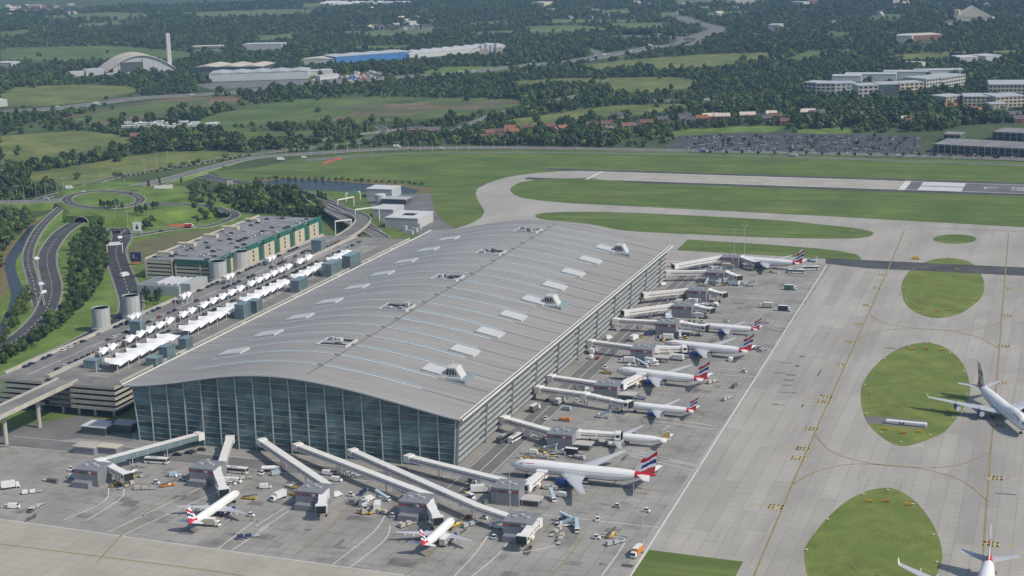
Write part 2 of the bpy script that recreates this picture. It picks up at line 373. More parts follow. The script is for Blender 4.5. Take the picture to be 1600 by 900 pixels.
for a in (70, 150, 230): rpaint(a, a+16, -.8, .8, 'fresh_white')
# designation: L then 09, read by someone heading east
def dseg(a0, a1, b0, b1): rpaint(a0, a1, b0, b1, 'fresh_white')
dseg(376, 378.5, -3.5, 4); dseg(376, 388, 2.4, 4)                         # L
for o9, parts in ((3.2, '0'), (-7.2, '9')):
    dseg(400, 412, o9, o9+1.4)if parts == '0' else dseg(407, 412, o9+2.8, o9+4.2)
    dseg(400, 412, o9+2.8, o9+4.2)if parts == '0' else dseg(400, 412, o9, o9+1.4)
    dseg(409.6, 412, o9+1.4, o9+2.8); dseg(400, 402.2, o9+(1.4), o9+2.8)
    if parts == '9': dseg(405.4, 407, o9+1.4, o9+4.2)
for a in range(430, 860, 50): rpaint(a, a+30, -.45, .45)
# grass islands on the paved area
def island(px, m='airgrass', z=.03, k=4, name='grass_island'):
    pts = smooth_line([Vector((*p, 0)) for p in P2(px+[px[0]])], k)[:-1]
    o = MB().prism([(p.x, p.y) for p in pts], -.02, z).build(name, m); c = sum((Vector((p.x, p.y, 0)) for p in pts), Vector())/len(pts)
    o.data.transform(Matrix.Translation(-c)); o.location = c; return struct(o)
bigg = P2([(918,278),(870,279),(835,281),(812,285),(799,292),(797,298),(803,304),(815,309),(850,314),(900,318),(1100,328),(1300,338),(1400,344),(1600,355),(1900,372)])+[RP(800, -37)[:2], RP(60, -37)[:2]]
sheet('airfield_grass', bigg, .02, 'airgrass')
island([(835,337),(850,333),(900,331),(1000,333),(1200,343),(1275,350),(1325,355),(1355,360),(1365,365),(1350,371),(1300,373),(1200,371),(1080,366),(975,360),(920,350),(850,343)])
pts3 = [(1075,374),(1200,382),(1275,388),(1312,392),(1337,397),(1347,404),(1340,407),(1300,405),(1200,399),(1057,391)]
sheet('airfield_grass', P2(pts3), .02, 'airgrass')
island([(1492+34*math.cos(t*.5236), 373.5+7.2*math.sin(t*.5236)) for t in range(12)])
ov1 = [(1408,450),(1412,436),(1425,420),(1450,408),(1475,403),(1500,405),(1520,412),(1533,428),(1538,447),(1534,463),(1522,476),(1500,490),(1477,496),(1460,497),(1445,494),(1425,485),(1412,470)]
ov2 = [(1449,534),(1470,540),(1487,550),(1500,562),(1510,580),(1515,600),(1515,617),(1507,635),(1492,657),(1475,675),(1455,685),(1430,694),(1407,697),(1390,691),(1375,681),(1360,667),(1350,650),(1345,625),(1347,602),(1360,580),(1380,560),(1400,547),(1420,539)]
ov3 = [(1390,762),(1410,769),(1432,785),(1452,810),(1465,835),(1472,860),(1471,880),(1462,900),(1440,925),(1400,945),(1350,952),(1300,938),(1268,912),(1259,890),(1257,860),(1270,837),(1292,810),(1320,785),(1350,769),(1375,763)]
for o_ in (ov1, ov2, ov3): island(o_, 'ovalgrass', name='oval_grass_island')
sheet('airfield_grass', [(111, -72), (150, -74), (150, -400), (111, -400)], .02, 'airgrass')
# concrete slabs of the taxiways east of the stands, long joints running north
x = 108.
lane = 0
while x < 300:
    y = -270.; lane += 1
    while y < 468:
        ln = random.uniform(55, 105); y1 = min(y+ln, 468)
        MB().box(x+.09, x+7.41, y+.09, y1-.09, -.02, .012).build('concrete_slab', 'concrete', twy)
        y = y1
    x += 7.5
mb = MB().face([(107.9, -270, -.012), (300.2, -270, -.012), (300.2, 468, -.012), (107.9, 468, -.012)]); mb.build('slab_joint', 'joint', twy)
sheet('service_road', P2([(1290,403),(1345,406),(1600,418),(1750,426),(1750,438),(1600,431),(1353,419),(1290,412)]), .035, 'asphalt')
# front taxiway of tan concrete
mb = MB()
ft = P2([(-200,786),(0,811),(400,867),(640,900)])
sheet('taxiway', [(-330, -60)]+ft[:1]+ft[1:]+[(105, -150), (107, -400), (-420, -400), (-420, -60)], .02, 'tanconcrete')
# stand area
ap = [(-2, 478), (104, 489), (107.2, -160)]+[(40, -133)]+ft[::-1]+[(-300, -20), (-200, 6), (-172, 0), (-2, 0)]
apron = sheet('apron', ap, .024, 'apron')
for x0, x1, y0, y1 in ((4, 18, -30, 470), (-250, 4, -26, -12)):      # service road round the terminal
    sheet('service_road', [(x0, y0), (x1, y0), (x1, y1), (x0, y1)], .036, 'oldroad')
def line(name, px, wd, m, z=.05, parent=None, k=1, world=False):
    pts = [Vector(p) if world else G(*p) for p in px]
    pts = [Vector((p.x, p.y, 0)) for p in pts]
    if k > 1: pts = smooth_line(pts, k)
    return strip(MB(), pts, wd, z).build(name, m, parent)
line('stand_line', [(100.5, 486), (110.5, -90), (112, -160)], .75, 'white_paint', .05, apron, world=True)
line('stand_line', [(-200,786),(0,811),(400,867),(640,900)], .5, 'white_paint', .05, apron)
for x_ in (4.6, 11, 17.5): line('road_line', [(x_, -26, 0), (x_, 470, 0)], .35, 'white_paint', .05, apron, world=True)
for y_ in (-26, -12): line('road_line', [(-240, y_, 0), (4, y_, 0)], .35, 'white_paint', .05, apron, world=True)
# pairs of lines between the stands (east side, seen in the photo)
for a, b in [((1000,706),(1097,729)),((985,712),(1092,737)),((960,703),(1095,730)),((1290,500+0),(1280,500)) if False else ((1122,575),(1187,583)),((1120,585),(1183,589)),((1180,480),(1245,487)),((1178,484),(1240,489)),((1210,509),(1232,512)),((1205,513),(1228,516)),((1215,433),(1285,437)),((1200,454),(1268,457)),((1030,652),(1120,666)),((1020,657),(1115,671)),((838,803),(1035,825))]:
    line('stand_line', [a, b], .45, 'white_paint', .05, apron)
for l in [[(100,812),(130,800),(165,782),(170,762)],[(135,813),(165,795),(192,775),(192,760)],[(168,832),(360,740)],[(190,837),(390,745)],[(400,822),(447,792)],[(405,829),(452,798)],[(520,882),(585,830),(605,798)],[(547,886),(600,845),(610,822)],[(710,900),(745,862),(768,828)],[(738,900),(780,865),(800,835)],[(340,858),(400,812)],[(362,860),(420,822)],[(940,900),(975,850),(970,840),(930,836)],[(800,865),(860,855),(875,842)]]:
    line('stand_line', l, .45, 'white_paint', .05, apron, 3)
for l in [[(458,868),(500,840),(545,790)],[(633,900),(680,855),(735,800)],[(860,900),(890,868),(915,830)],[(1030,687),(960,700)],[(150,880),(230,800),(330,760)]]:
    line('lead_in_line', l, .6, 'yellow_paint', .05, apron, 3)
for k_, (nx, y_) in enumerate([(30, -3), (40, 55), (54, 104), (32, 160), (42, 224), (54, 275), (45, 310), (45, 352), (45, 409), (36, 466)]):
    line('lead_in_line', [(nx-6, y_+2, 0), (98, y_-1, 0)], .5, 'yellow_paint', .052, apron, world=True)
for l in [[(1412,362),(1375,450),(1275,672),(1200,847),(1176,905)],[(1576,365),(1569,450),(1555,625),(1542,782),(1534,905)],
          [(1359,490),(1375,502),(1415,511),(1475,516),(1525,514),(1565,504)],[(1340,530),(1375,517),(1425,514),(1475,516),(1525,526),(1560,544)],
          [(1274,680),(1300,706),(1350,722),(1400,729),(1450,731),(1500,726),(1547,707)],[(1240,756),(1275,737),(1325,726),(1375,726),(1437,732),(1500,750),(1542,782)],
          [(1412,362),(1440,356),(1600,362)],[(0,850),(300,888),(380,900)]]:
    line('taxiway_centreline', l, .75, 'yellow_paint', .055, twy, 8)
# painted stand references: dark marks in two rows on a pale ground, arrow beside them
def ref(px, py, right=False):
    c = G(px, py); s = 1 if right else -1
    mb = MB(); mb.box(c.x-3.5, c.x+3.5, c.y-2.9, c.y+2.9, .05, .058)
    o = mb.build('painted_reference', 'pale_yellow', twy); mb = MB()
    for j in range(4):
        for r_ in (0, 1):
            if random.random() < .93:
                x0 = c.x-3.3+j*1.75; y0 = c.y-2.7+r_*3.1; mb.box(x0, x0+.55, y0, y0+2.3, .062, .066); 
                if random.random() < .8: mb.box(x0+.55, x0+1.15, y0+random.choice((0, 1.6)), y0+2.3*random.choice((.5, 1))+.01, .062, .066)
    mb.build('glyph', 'black_paint', o)
    a = c.x+s*6.5; MB().prism([(a, c.y-1.2), (a+s*3.6, c.y), (a, c.y+1.2)], .05, .06).build('arrow', 'pale_yellow', o)
for q in [(1372,450,0),(1357,477,0),(1343,507,0),(1330,535,0),(1314,571,0),(1291,620,0),(1288,628,0),(1269,670,0),(1255,701,0),(1248,716,0),(1213,792,0),(1380,429,0),(1576,451,1),(1573,493,1),(1569,541,1),(1565,598,1),(1561,665,1),(1556,747,1),(1549,850,1)]:
    ref(q[0], q[1], q[2])
# repairs and rubber marks on the concrete
for i, (px, py, a, b_) in enumerate([(1253,557,3,2),(1228,567,7,.9),(1218,583,7,1),(1236,586,5,2),(1232,594,6,1.5),(1230,602,5,1.2),(1246,572,2,3),(1225,613,6,.8),(1241,614,3,1.4),(1212,632,3,1.4),(1222,633,2,.8),(1280,583,.8,12),(1254,634,.8,6),(1391,544,7,1.2),(1571,772,9,.9),(1292,521,1.5,1.2),(1275,511,1,1),(1186,884,6,3) if False else (980,884,5,3)]):
    c = G(px, py); MB().box(c.x-a/2, c.x+a/2, c.y-b_/2, c.y+b_/2, .06, .064).build('repair_patch', 'stain', twy if px > 1100 else apron)
for i in range(110):     # slabs darkened by oil and rubber
    if i < 62: x0, y0 = random.choice((28, 44, 60, 76, 86))+random.uniform(-6, 6), random.choice((-6, 52, 102, 158, 222, 272, 310, 352, 409, 464))+random.gauss(0, 9)
    else: x0, y0 = random.uniform(-180, 98), random.uniform(-112, -34)
    a, b_ = random.choice((3.5, 7, 7, 12)), random.choice((2.5, 5, 5, 8))
    MB().box(x0-a/2, x0+a/2, y0-b_/2, y0+b_/2, .028, .0385+i*.00001).build('soiled_slab', 'soiled', apron)
for i in range(48):
    c = Vector((random.uniform(20, 98), random.uniform(-110, 470), 0)) if i < 26 else Vector((random.uniform(-190, 95), random.uniform(-118, -35), 0))
    n = random.randint(12, 18); ra = random.uniform(1, 5) if random.random() < .7 else random.uniform(4, 8); e = random.uniform(.12, .5); th = random.choice((0, math.pi/2))+random.gauss(0, .15)
    pts = []
    for k in range(n):
        t = 2*math.pi*k/n; q = ra*random.uniform(.45, 1.3); a, b_ = q*math.cos(t), q*e*math.sin(t)
        pts.append((c.x+a*math.cos(th)-b_*math.sin(th), c.y+a*math.sin(th)+b_*math.cos(th)))
    MB().prism(pts, .028, .0405+i*.0001).build('oil_stain', 'soiled' if i % 3 else 'stain', apron)
# ---------------- landside green, water, roads
sheet('verge_grass', P2([(0,700),(0,560),(0,420),(30,350),(100,325),(220,330),(350,330),(420,325),(360,372),(250,370),(240,420),(300,450),(240,500),(160,520),(60,565),(20,600),(60,640)]), -.06, 'lawn')
sheet('dry_bank', P2([(195,398),(210,378),(260,366),(330,358),(370,352),(345,375),(240,420)]), -.02, 'drygrass')
sheet('tree_bed', P2([(400,290),(470,300),(530,330),(560,345),(500,362),(440,345),(380,335),(320,338),(300,330),(350,300)]), -.03, 'pasture')
pond = sheet('water', P2([(395,286),(440,280),(500,281),(560,286),(620,290),(655,297),(650,303),(600,303),(560,300),(480,297),(400,296)]), -.02, 'water')
sheet('pond_bank', P2([(385,284),(440,277),(500,278),(560,283),(625,287),(668,294),(680,291),(670,300),(652,306),(655,297),(620,290),(560,286),(500,281),(440,280),(395,286)]), -.01, 'bank')
rv_ = smooth_line([G(x, y)+Vector((0, 0, -.02)) for x, y in [(56,351),(40,371),(24,394),(15,412),(18,432),(26,452),(26,472),(14,500),(-6,528),(-30,556)]], 6); struct(strip(MB(), rv_, 9).build('water', 'water'))
sheet('river_bank', P2([(56,340),(60,346),(46,354),(28,374),(12,396),(6,412),(10,430),(14,450),(0,470),(0,395),(14,376),(36,352)]), -.01, 'bank')
Z = 6.
# mound carrying the roundabout
top = P2([(88,318),(105,300),(150,290),(215,291),(260,297),(320,310),(350,320),(330,326),(290,327),(262,331),(210,340),(165,338),(132,330),(110,331)], Z)
bot = P2([(70,318),(95,296),(150,283),(225,283),(280,289),(340,303),(385,320),(350,338),(300,341),(270,347),(212,355),(160,352),(150,348),(104,348)], 0)
mb = MB(); n = len(top)
A = sum(top[i][0]*top[(i+1) % n][1]-top[(i+1) % n][0]*top[i][1] for i in range(n)); 
mb.face([(p[0], p[1], Z-.1) for p in (top if A > 0 else top[::-1])])
for i in range(n):
    j = (i+1) % n
    if i == 12: continue      # tunnel mouth
    f = [(*top[i], Z-.1), (*bot[i], -.3), (*bot[j], -.3), (*top[j], Z-.1)]
    mb.face(f if A > 0 else f[::-1])
for q in ([(*top[12], Z-.1), (*bot[12], 6.), (*bot[13], 6.), (*top[13], Z-.1)], [(*top[12], Z-.1), (*bot[12], -.3), (*bot[12], 6.)], [(*top[13], Z-.1), (*bot[13], 6.), (*bot[13], -.3)]): mb.face(q if A > 0 else q[::-1])
struct(mb.build('mound', 'lawn'))
NFIELD = len(F)
LANDAREA.append(np.array(bot))
# tunnel: arched headwall and bore
a, b_ = Vector((*top[13], 0)), Vector((*top[12], 0)); a, b_ = Vector((*bot[13], 0)), Vector((*bot[12], 0))
tw = thing('tunnel_portal', 'arched concrete tunnel mouth under the grass mound', 'tunnel', ((a+b_)/2), math.atan2((b_-a).y, (b_-a).x))
Wd = (b_-a).length/2+.5; mb = MB(); N = 14
arc = [(-6.4*math.cos(math.pi*k/N)*1.0, 5.2*math.sin(math.pi*k/N)) for k in range(N+1)]
out_ = [(-Wd, 0)]+[(-Wd+2*Wd*k/(N-2), 6.) for k in range(N-1)]+[(Wd, 0)]
for k in range(N): mb.face([(arc[k][0], 0, arc[k][1]), (out_[k][0], 0, out_[k][1]), (out_[k+1][0], 0, out_[k+1][1]), (arc[k+1][0], 0, arc[k+1][1])][::-1])
mb.face([(out_[0][0], 0, 0), (arc[0][0], 0, 0), (out_[0][0], 0, .01)]) 
mb.build('headwall', 'lawn', tw)
mb = MB()
for k in range(N):
    q = [(x*1.07, z*1.09) for x, z in (arc[k], arc[k+1])]
    mb.face([(arc[k][0], -.6, arc[k][1]), (arc[k+1][0], -.6, arc[k+1][1]), (q[1][0], -.6, q[1][1]), (q[0][0], -.6, q[0][1])]); mb.face([(q[0][0], -.6, q[0][1]), (q[1][0], -.6, q[1][1]), (q[1][0], .3, q[1][1]), (q[0][0], .3, q[0][1])])
mb.build('portal_ring', 'concrete_wall', tw)
mb = MB()
for k in range(N): mb.face([(arc[k][0], -.6, arc[k][1]), (arc[k+1][0], -.6, arc[k+1][1]), (arc[k+1][0], 60, arc[k+1][1]), (arc[k][0], 60, arc[k][1])])
mb.face([(-7, 60, 0), (7, 60, 0), (7, 60, 6), (-7, 60, 6)]); mb.build('bore', 'dark', tw)
ring = [(162+58*math.cos(t), 312+13.2*math.sin(t), Z) for t in [2*math.pi*k/16 for k in range(17)]]
road('roundabout', ring, 10, z=.06, k=4)
island([(162+48*math.cos(t), 312.5+10.5*math.sin(t)) for t in [2*math.pi*k/16 for k in range(16)]], 'meadow') if False else None
road('road', [(0,547),(37,522),(67,492),(80,462),(80,440),(74,415),(76,392),(92,368),(108,355),(122,347)], 15)
road('road', [(60,478),(52,440),(44,410),(46,388),(60,360,1),(80,338,3),(97,323,5.9)], 9, skirt='lawn')
road('road', [(355,332,5),(340,325,6),(300,320,6),(225,318,Z)], 9)
road('road', [(190,372),(253,361),(293,356),(327,353),(353,345),(368,337,2),(360,330,4),(340,325,5.9)], 9)
road('road', [(172,366),(186,358),(190,372),(181,392),(186,415),(197,445),(205,475),(196,495),(150,522),(105,545),(60,566),(20,590)], 17, 'dark_road')
road('road', [(-80,318,5),(0,316,6),(60,315,6),(98,312,Z)], 16, 'oldroad', skirt='lawn')
road('road', [(175,298,Z),(250,283,4),(330,262,1),(400,246),(500,239),(600,233),(700,231),(800,231),(1000,234),(1300,240),(1600,249),(1800,256)], 17, 'oldroad', skirt='lawn')
road('road', [(30,330),(60,312),(105,299),(175,278),(275,260),(400,240),(500,229),(560,222),(600,206),(590,196)], 10, 'asphalt')
road('road', [(300,268),(335,279),(400,288),(470,301),(520,320),(560,345),(590,370),(600,392)], 16, 'asphalt')
road('road', [(212,296,Z),(240,292,5),(280,279,2),(320,272)], 8, 'asphalt')
road('motorway', [(-60,178),(50,172),(125,165),(200,155),(250,151),(350,145),(450,135),(550,127),(600,122),(675,117),(737,112),(775,107),(825,102),(900,95),(950,86),(987,80),(1025,73),(1075,68),(1082,64),(1062,59),(1025,57),(960,56)], 34, 'oldroad')
road('motorway', [(1060,70),(1090,57),(1117,48),(1118,43),(1100,39),(1085,35),(1060,26)], 34, 'oldroad')
road('road', [(700,210),(760,184),(800,172),(850,164),(887,153),(925,147),(960,149)], 14, 'oldroad')
road('road', [(480,222),(560,210),(640,200),(700,190)], 10, 'oldroad')
road('road', [(1000,157),(1060,158),(1140,159),(1180,154)], 14, 'oldroad')
road('road', [(905,74),(930,80),(935,88)], 12, 'oldroad')
sheet('parking_lot', P2([(1040,228),(1060,212),(1150,207),(1440,211),(1440,236),(1350,241),(1040,234)]), -.03, 'asphalt'); LANDAREA.append(np.array(P2([(1040,240),(1050,212),(1150,205),(1440,208),(1440,240)])))
sheet('parking_lot', P2([(1442,240),(1448,232),(1600,240),(1600,249)]), -.02, 'asphalt')
LANDAREA.append(np.array(P2([(1430,246),(1440,214),(1500,196),(1620,190),(1620,250)])))
sheet('perimeter_track', P2([(480,248),(560,243),(640,239),(800,237),(1000,239),(1300,246),(1600,257),(1800,264),(1800,267),(1600,259),(1300,248),(1000,240.5),(800,238.5),(640,240.5),(560,245),(480,252)]), -.05, 'oldroad')
sheet('yard', P2([(570,305),(580,296),(640,302),(672,302),(680,330),(690,345),(715,358),(690,368),(640,365),(600,350)]), -.03, 'oldroad')
sheet('bare_earth', P2([(502,255),(512,250),(535,245),(533,249),(515,254),(505,257)]), -.04, 'redearth')
sheet('bare_earth', P2([(262,352),(275,349),(298,350),(296,353),(265,354)]), -.02, 'redearth')
# ================================================================== TERMINAL
PX = [-178.6, -170, -160.6, -149.5, -140, -131.3, -116.9, -102.8, -92.4, -82.2, -68.7, -52, -35.6, -19.4, -6.6, 2.6]
PZ = [29.0, 29.6, 30.8, 32.6, 34.4, 36.1, 38.4, 39.6, 39.8, 39.4, 38.1, 35.8, 32.7, 29.5, 26.9, 25.4]
from bisect import bisect
def rz(x):
    "roof height: smooth curve through the measured profile"
    i = min(max(bisect(PX, x)-1, 0), len(PX)-2); h = PX[i+1]-PX[i]; t = (x-PX[i])/h
    sl = lambda k: (PZ[min(k+1, len(PX)-1)]-PZ[max(k-1, 0)])/(PX[min(k+1, len(PX)-1)]-PX[max(k-1, 0)])
    m0, m1 = sl(i)*h, sl(i+1)*h
    return (2*t**3-3*t*t+1)*PZ[i]+(t**3-2*t*t+t)*m0+(-2*t**3+3*t*t)*PZ[i+1]+(t**3-t*t)*m1
LEN = 410.; XS = [-178.6+181.2*k/60 for k in range(61)]
T = thing('terminal_building', 'huge terminal hall with wavy grey metal roof and dark glass gable', 'airport terminal', (-88, 205, 0))
def TL(mb): mb.v = [(x+88, y-205, z) for x, y, z in mb.v]; return mb
roof = TL(MB().loft([[(x, -2, rz(x)-.25) for x in XS]+[(x, -2, rz(x)-1.3) for x in XS[::-1]], [(x, LEN+2, rz(x)-.25) for x in XS]+[(x, LEN+2, rz(x)-1.3) for x in XS[::-1]]])).build('roof', 'roof_seam', T)
RIBY = [22+19.35*k for k in range(20)]
edges = [-2]+RIBY+[LEN+2]
def roofstrip(x0, x1, y0, y1, dz, name, m, thick=.2, n=40, par=roof):
    xs = [x0+(x1-x0)*k/n for k in range(n+1)]
    return TL(MB().loft([[(x, y0, rz(x)+dz) for x in xs]+[(x, y0, rz(x)+dz-thick) for x in xs[::-1]], [(x, y1, rz(x)+dz) for x in xs]+[(x, y1, rz(x)+dz-thick) for x in xs[::-1]]])).build(name, m, par)
for i in range(len(edges)-1):
    a, b = edges[i]+.18, edges[i+1]-.18
    h = (b-a)/3
    for j in range(3): roofstrip(-178.6, 2.6, a+j*h+.05, a+(j+1)*h-.05, random.uniform(-.01, .01), 'roof_panel', 'roof')
vents = [51.2+38.6*k for k in range(9)]
for i, y in enumerate(RIBY):
    lo, hi = -152, -26
    for a, b in ((lo, -101), (-78, hi)):
        roofstrip(a, b, y+.3, y+2.7, .18, 'skylight', 'skylight', .3, 24)
        roofstrip(a, b, y-.5, y+.3, .4, 'gutter_rail', 'roof_white', .6, 24)
        roofstrip(a, b, y+2.7, y+3.0, .35, 'glazing_edge', 'roof_white', .5, 24)
    roofstrip(-101, -79.6, y+.6, y+3.2, .6, 'ridge_vent', 'louvre', .7, 8)
    roofstrip(-101, -82, y-.4, y+.5, .45, 'ridge_rail', 'roof_white', .6, 8)
    roofstrip(-26, 1.5, y-.22, y+.22, .14, 'roof_seam', 'roof_seam', .2, 10)
for y in vents:
    for x0, x1, hi_ in ((-151.5, -138, .3), (-36, -23, 1.8)):
        z0 = rz((x0+x1)/2); mb = MB()
        xs = [x0, x1]
        mb.loft([[(x0, y-5.5, rz(x0)+1.2), (x1, y-5.5, rz(x1)+1.0), (x1, y-5.5, rz(x1)-.1), (x0, y-5.5, rz(x0)-.1)], [(x0, y+5.5, rz(x0)+1.2), (x1, y+5.5, rz(x1)+1.0), (x1, y+5.5, rz(x1)-.1), (x0, y+5.5, rz(x0)-.1)]])
        TL(mb).build('roof_vent_hood', 'vent', T)
roofstrip(-79.3, -78.9, 6, LEN-8, .3, 'ridge_walkway', 'roof_seam', .4, 2)
for y in (62, 141, 219, 296, 372):
    W = thing('x', 'x', 'x') if False else TL(MB().box(-98, -82, y-7, y+7, rz(-90)+.02, rz(-90)+.06)).build('roof_well', 'dark', T)
    for q in ((-98.6, -97.8, y-7.4, y+7.4), (-82.2, -81.4, y-7.4, y+7.4), (-97.8, -82.2, y-7.4, y-6.6), (-97.8, -82.2, y+6.6, y+7.4)):
        TL(MB().box(*q, rz(-90)-1, rz(-90)+.7)).build('kerb_frame', 'vent', W)
    for k in range(7):
        a, b, h = random.uniform(-96, -86), y+random.uniform(-5.5, 3), random.uniform(.8, 2.6)
        TL(MB().box(a, a+random.uniform(1.2, 3.4), b, b+random.uniform(1.2, 3), rz(-90), rz(-90)+h)).build('air_handling_unit', random.choice(('vent', 'louvre', 'louvre_dark')), W)
for n_, y in (('nearest the glass gable', 50), ('halfway along the roof', 208), ('nearest the runway', 361)):
    z = rz(-20); C = thing('roof_cabin', 'white cabin with sloping back on the terminal roof, '+n_, 'roof cabin', (-20, y, z-.4), 0, 'cabins on the terminal roof')
    MB().box(-6, 8, -7, 7, -1, .9).build('base_slab', 'skylight', C)
    MB().loft([[(-4.2, -3.6, .8), (5., -3.6, .8), (2., -3.6, 6), (-3., -3.6, 6)], [(-4.2, 3.6, .8), (5., 3.6, .8), (2., 3.6, 6), (-3., 3.6, 6)]]).build('cabin', 'vent', C)
    w_ = MB().loft([[(-3.85, -3.72, 2.4), (2.6, -3.72, 2.4), (1.6, -3.72, 5.2), (-3.0, -3.72, 5.2)], [(-3.85, -3.61, 2.4), (2.6, -3.61, 2.4), (1.6, -3.61, 5.2), (-3.0, -3.61, 5.2)]]).build('window', 'car_glass', C)
    for k in range(4): MB().bar((-3.4+k*1.6, -3.8, 2.4), (-2.7+k*1.4, -3.8, 5.2), .12).build('window_bar', 'roof_white', w_)
    MB().box(-6.5, -4.6, -5, 5, .9, 1.7).build('balcony', 'vent', C); MB().box(-6.5, 5.5, -5.6, -4.2, .9, 1.5).build('balcony', 'vent', C)
    MB().bar((-1, 1, 6), (-1, 1, 9.5), .12).build('mast', 'steel_white', C)
def lean(z): return -2.0+2.0*min(z, 26)/26     # the long walls lean outwards
# glass gables (south seen, north the same)
ZR = [0, 1.9, 4.4, 7.1, 9.9, 12.8, 15.7, 18.8, 21.9, 25.2, 28.5, 31.8, 35.0, 38.2]
for gy, sgn in ((0., -1), (LEN, 1)):
    Fc = TL(MB().loft([[(x, gy-sgn*.6, 0) for x in (-172, -2)]+[(x, gy-sgn*.6, rz(x)-1.1) for x in [0.3-174.6*k/30 for k in range(31)]], [(x, gy-sgn*1.2, 0) for x in (-172, -2)]+[(x, gy-sgn*1.2, rz(x)-1.1) for x in [0.3-174.6*k/30 for k in range(31)]]])).build('gable_wall', 'louvre_dark', T)
    if sgn > 0: continue
    cols = [-173.6+9.666*k for k in range(19)]
    def cx(k, z):
        x = cols[k]
        if k == 0: x = -174-lean(z)*1.0 if False else -172-2*min(z, 26)/26
        if k == 18: x = lean(z)
        return x
    for k in range(18):
        xm = lambda z: (cx(k, z)+.28, cx(k+1, z)-.28)
        for r_ in range(len(ZR)-1):
            z0, z1 = ZR[r_]+.12, ZR[r_+1]-.12
            a0, b0 = xm(z0); ta, tb = rz(a0)-1.35, rz(b0)-1.35
            if min(ta, tb) < z0+.4 and max(ta, tb) < z0+.4: continue
            a1, b1 = xm(z1); za, zb = min(z1, max(ta, z0+.02)), min(z1, max(tb, z0+.02))
            q = [(a0, -.15, z0), (b0, -.15, z0), (b1, -.15-.0, zb), (a1, -.15, za)]
            dd = random.uniform(-.04, .04); q = [(x_, y_+dd, z_) for x_, y_, z_ in q]
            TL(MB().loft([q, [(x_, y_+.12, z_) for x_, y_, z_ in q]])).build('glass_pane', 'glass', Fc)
        for r_ in range(1, len(ZR)):
            z = ZR[r_]; a, b = xm(z)
            if min(rz(a), rz(b))-1.4 > z: TL(MB().box(a, b, -.36, -.05, z-.08, z+.08)).build('transom', 'mullion', Fc)
    for k in range(19):
        zt = rz(cols[k] if 0 < k < 18 else (cx(k, 25)))-1.25
        TL(MB().loft([[(cx(k, z)-.2, -.85, z), (cx(k, z)+.2, -.85, z), (cx(k, z)+.2, .1, z), (cx(k, z)-.2, .1, z)] for z in (0, zt)])).build('mullion', 'mullion', Fc)
# long walls: glazed band behind rows of sun louvres
for side in (1, -1):
    X = (lambda z: lean(z)) if side > 0 else (lambda z: -172-2*min(z, 28)/26)
    H = 24.6 if side > 0 else 28.2
    Wl = TL(MB().loft([[(X(0)-side*1., y, 0), (X(H)-side*1., y, H), (X(H)-side*.3, y, H), (X(0)-side*.3, y, 0)] for y in (.8, LEN-.8)])).build('long_wall', 'louvre_dark', T)
    if side < 0:
        for k in range(21): TL(MB().box(-175.2, -174.6, 9+k*19.6, 9.6+k*19.6, 0, 28)).build('wall_post', 'louvre', Wl)
        continue
    nb = 42; bw = (LEN-2)/nb
    for b in range(nb):
        y0 = 1+b*bw
        for r_ in range(7):
            z = 2.6+r_*3.15
            d = random.uniform(-.03, .03)
            if b % 4 == 3 and r_ in (1, 3, 5) : d -= .55
            TL(MB().loft([[(X(z)+.1, y, z-.65), (X(z)+1.1+d, y, z-.55), (X(z)+.85+d, y, z+.75), (X(z)+.1, y, z+.75)] for y in (y0+.04, y0+bw-.04)])).build('sun_louvre', 'louvre', Wl)
        if b % 4 == 0:
            TL(MB().loft([[(X(0)-.1, y, 0), (X(0)+1.5, y, 0), (X(24)+1.5, y, 24), (X(24)-.1, y, 24)] for y in (y0-.12, y0+.12)])).build('wall_post', 'louvre', Wl)
    for k in range(21):                        # open maintenance walkway under the eave
        TL(MB().box(.6, 3.9, 10+k*19.6-.15, 10+k*19.6+.15, 24.2, 24.75)).build('gutter_arm', 'steel_white', T)
    TL(MB().box(3.5, 4.1, -2, LEN+2, 24.5, 25.1)).build('gutter_beam', 'steel_white', T)
    TL(MB().box(2.2, 2.65, -1.9, LEN+1.9, 25.45, 25.75)).build('eave_trim', 'steel_white', T)
TL(MB().box(-179.4, -178.6, -2, LEN+2, 28.2, 29.3)).build('eave_trim', 'steel_white', T)
xs = XS
TL(MB().loft([[(x, -2.25, rz(x)+.1) for x in xs]+[(x, -2.25, rz(x)-.75) for x in xs[::-1]], [(x, -1.99, rz(x)+.1) for x in xs]+[(x, -1.99, rz(x)-.75) for x in xs[::-1]]])).build('gable_trim', 'roof_white', T)
MARKS.append(('the terminal glass gable', Vector((-88, -14))))
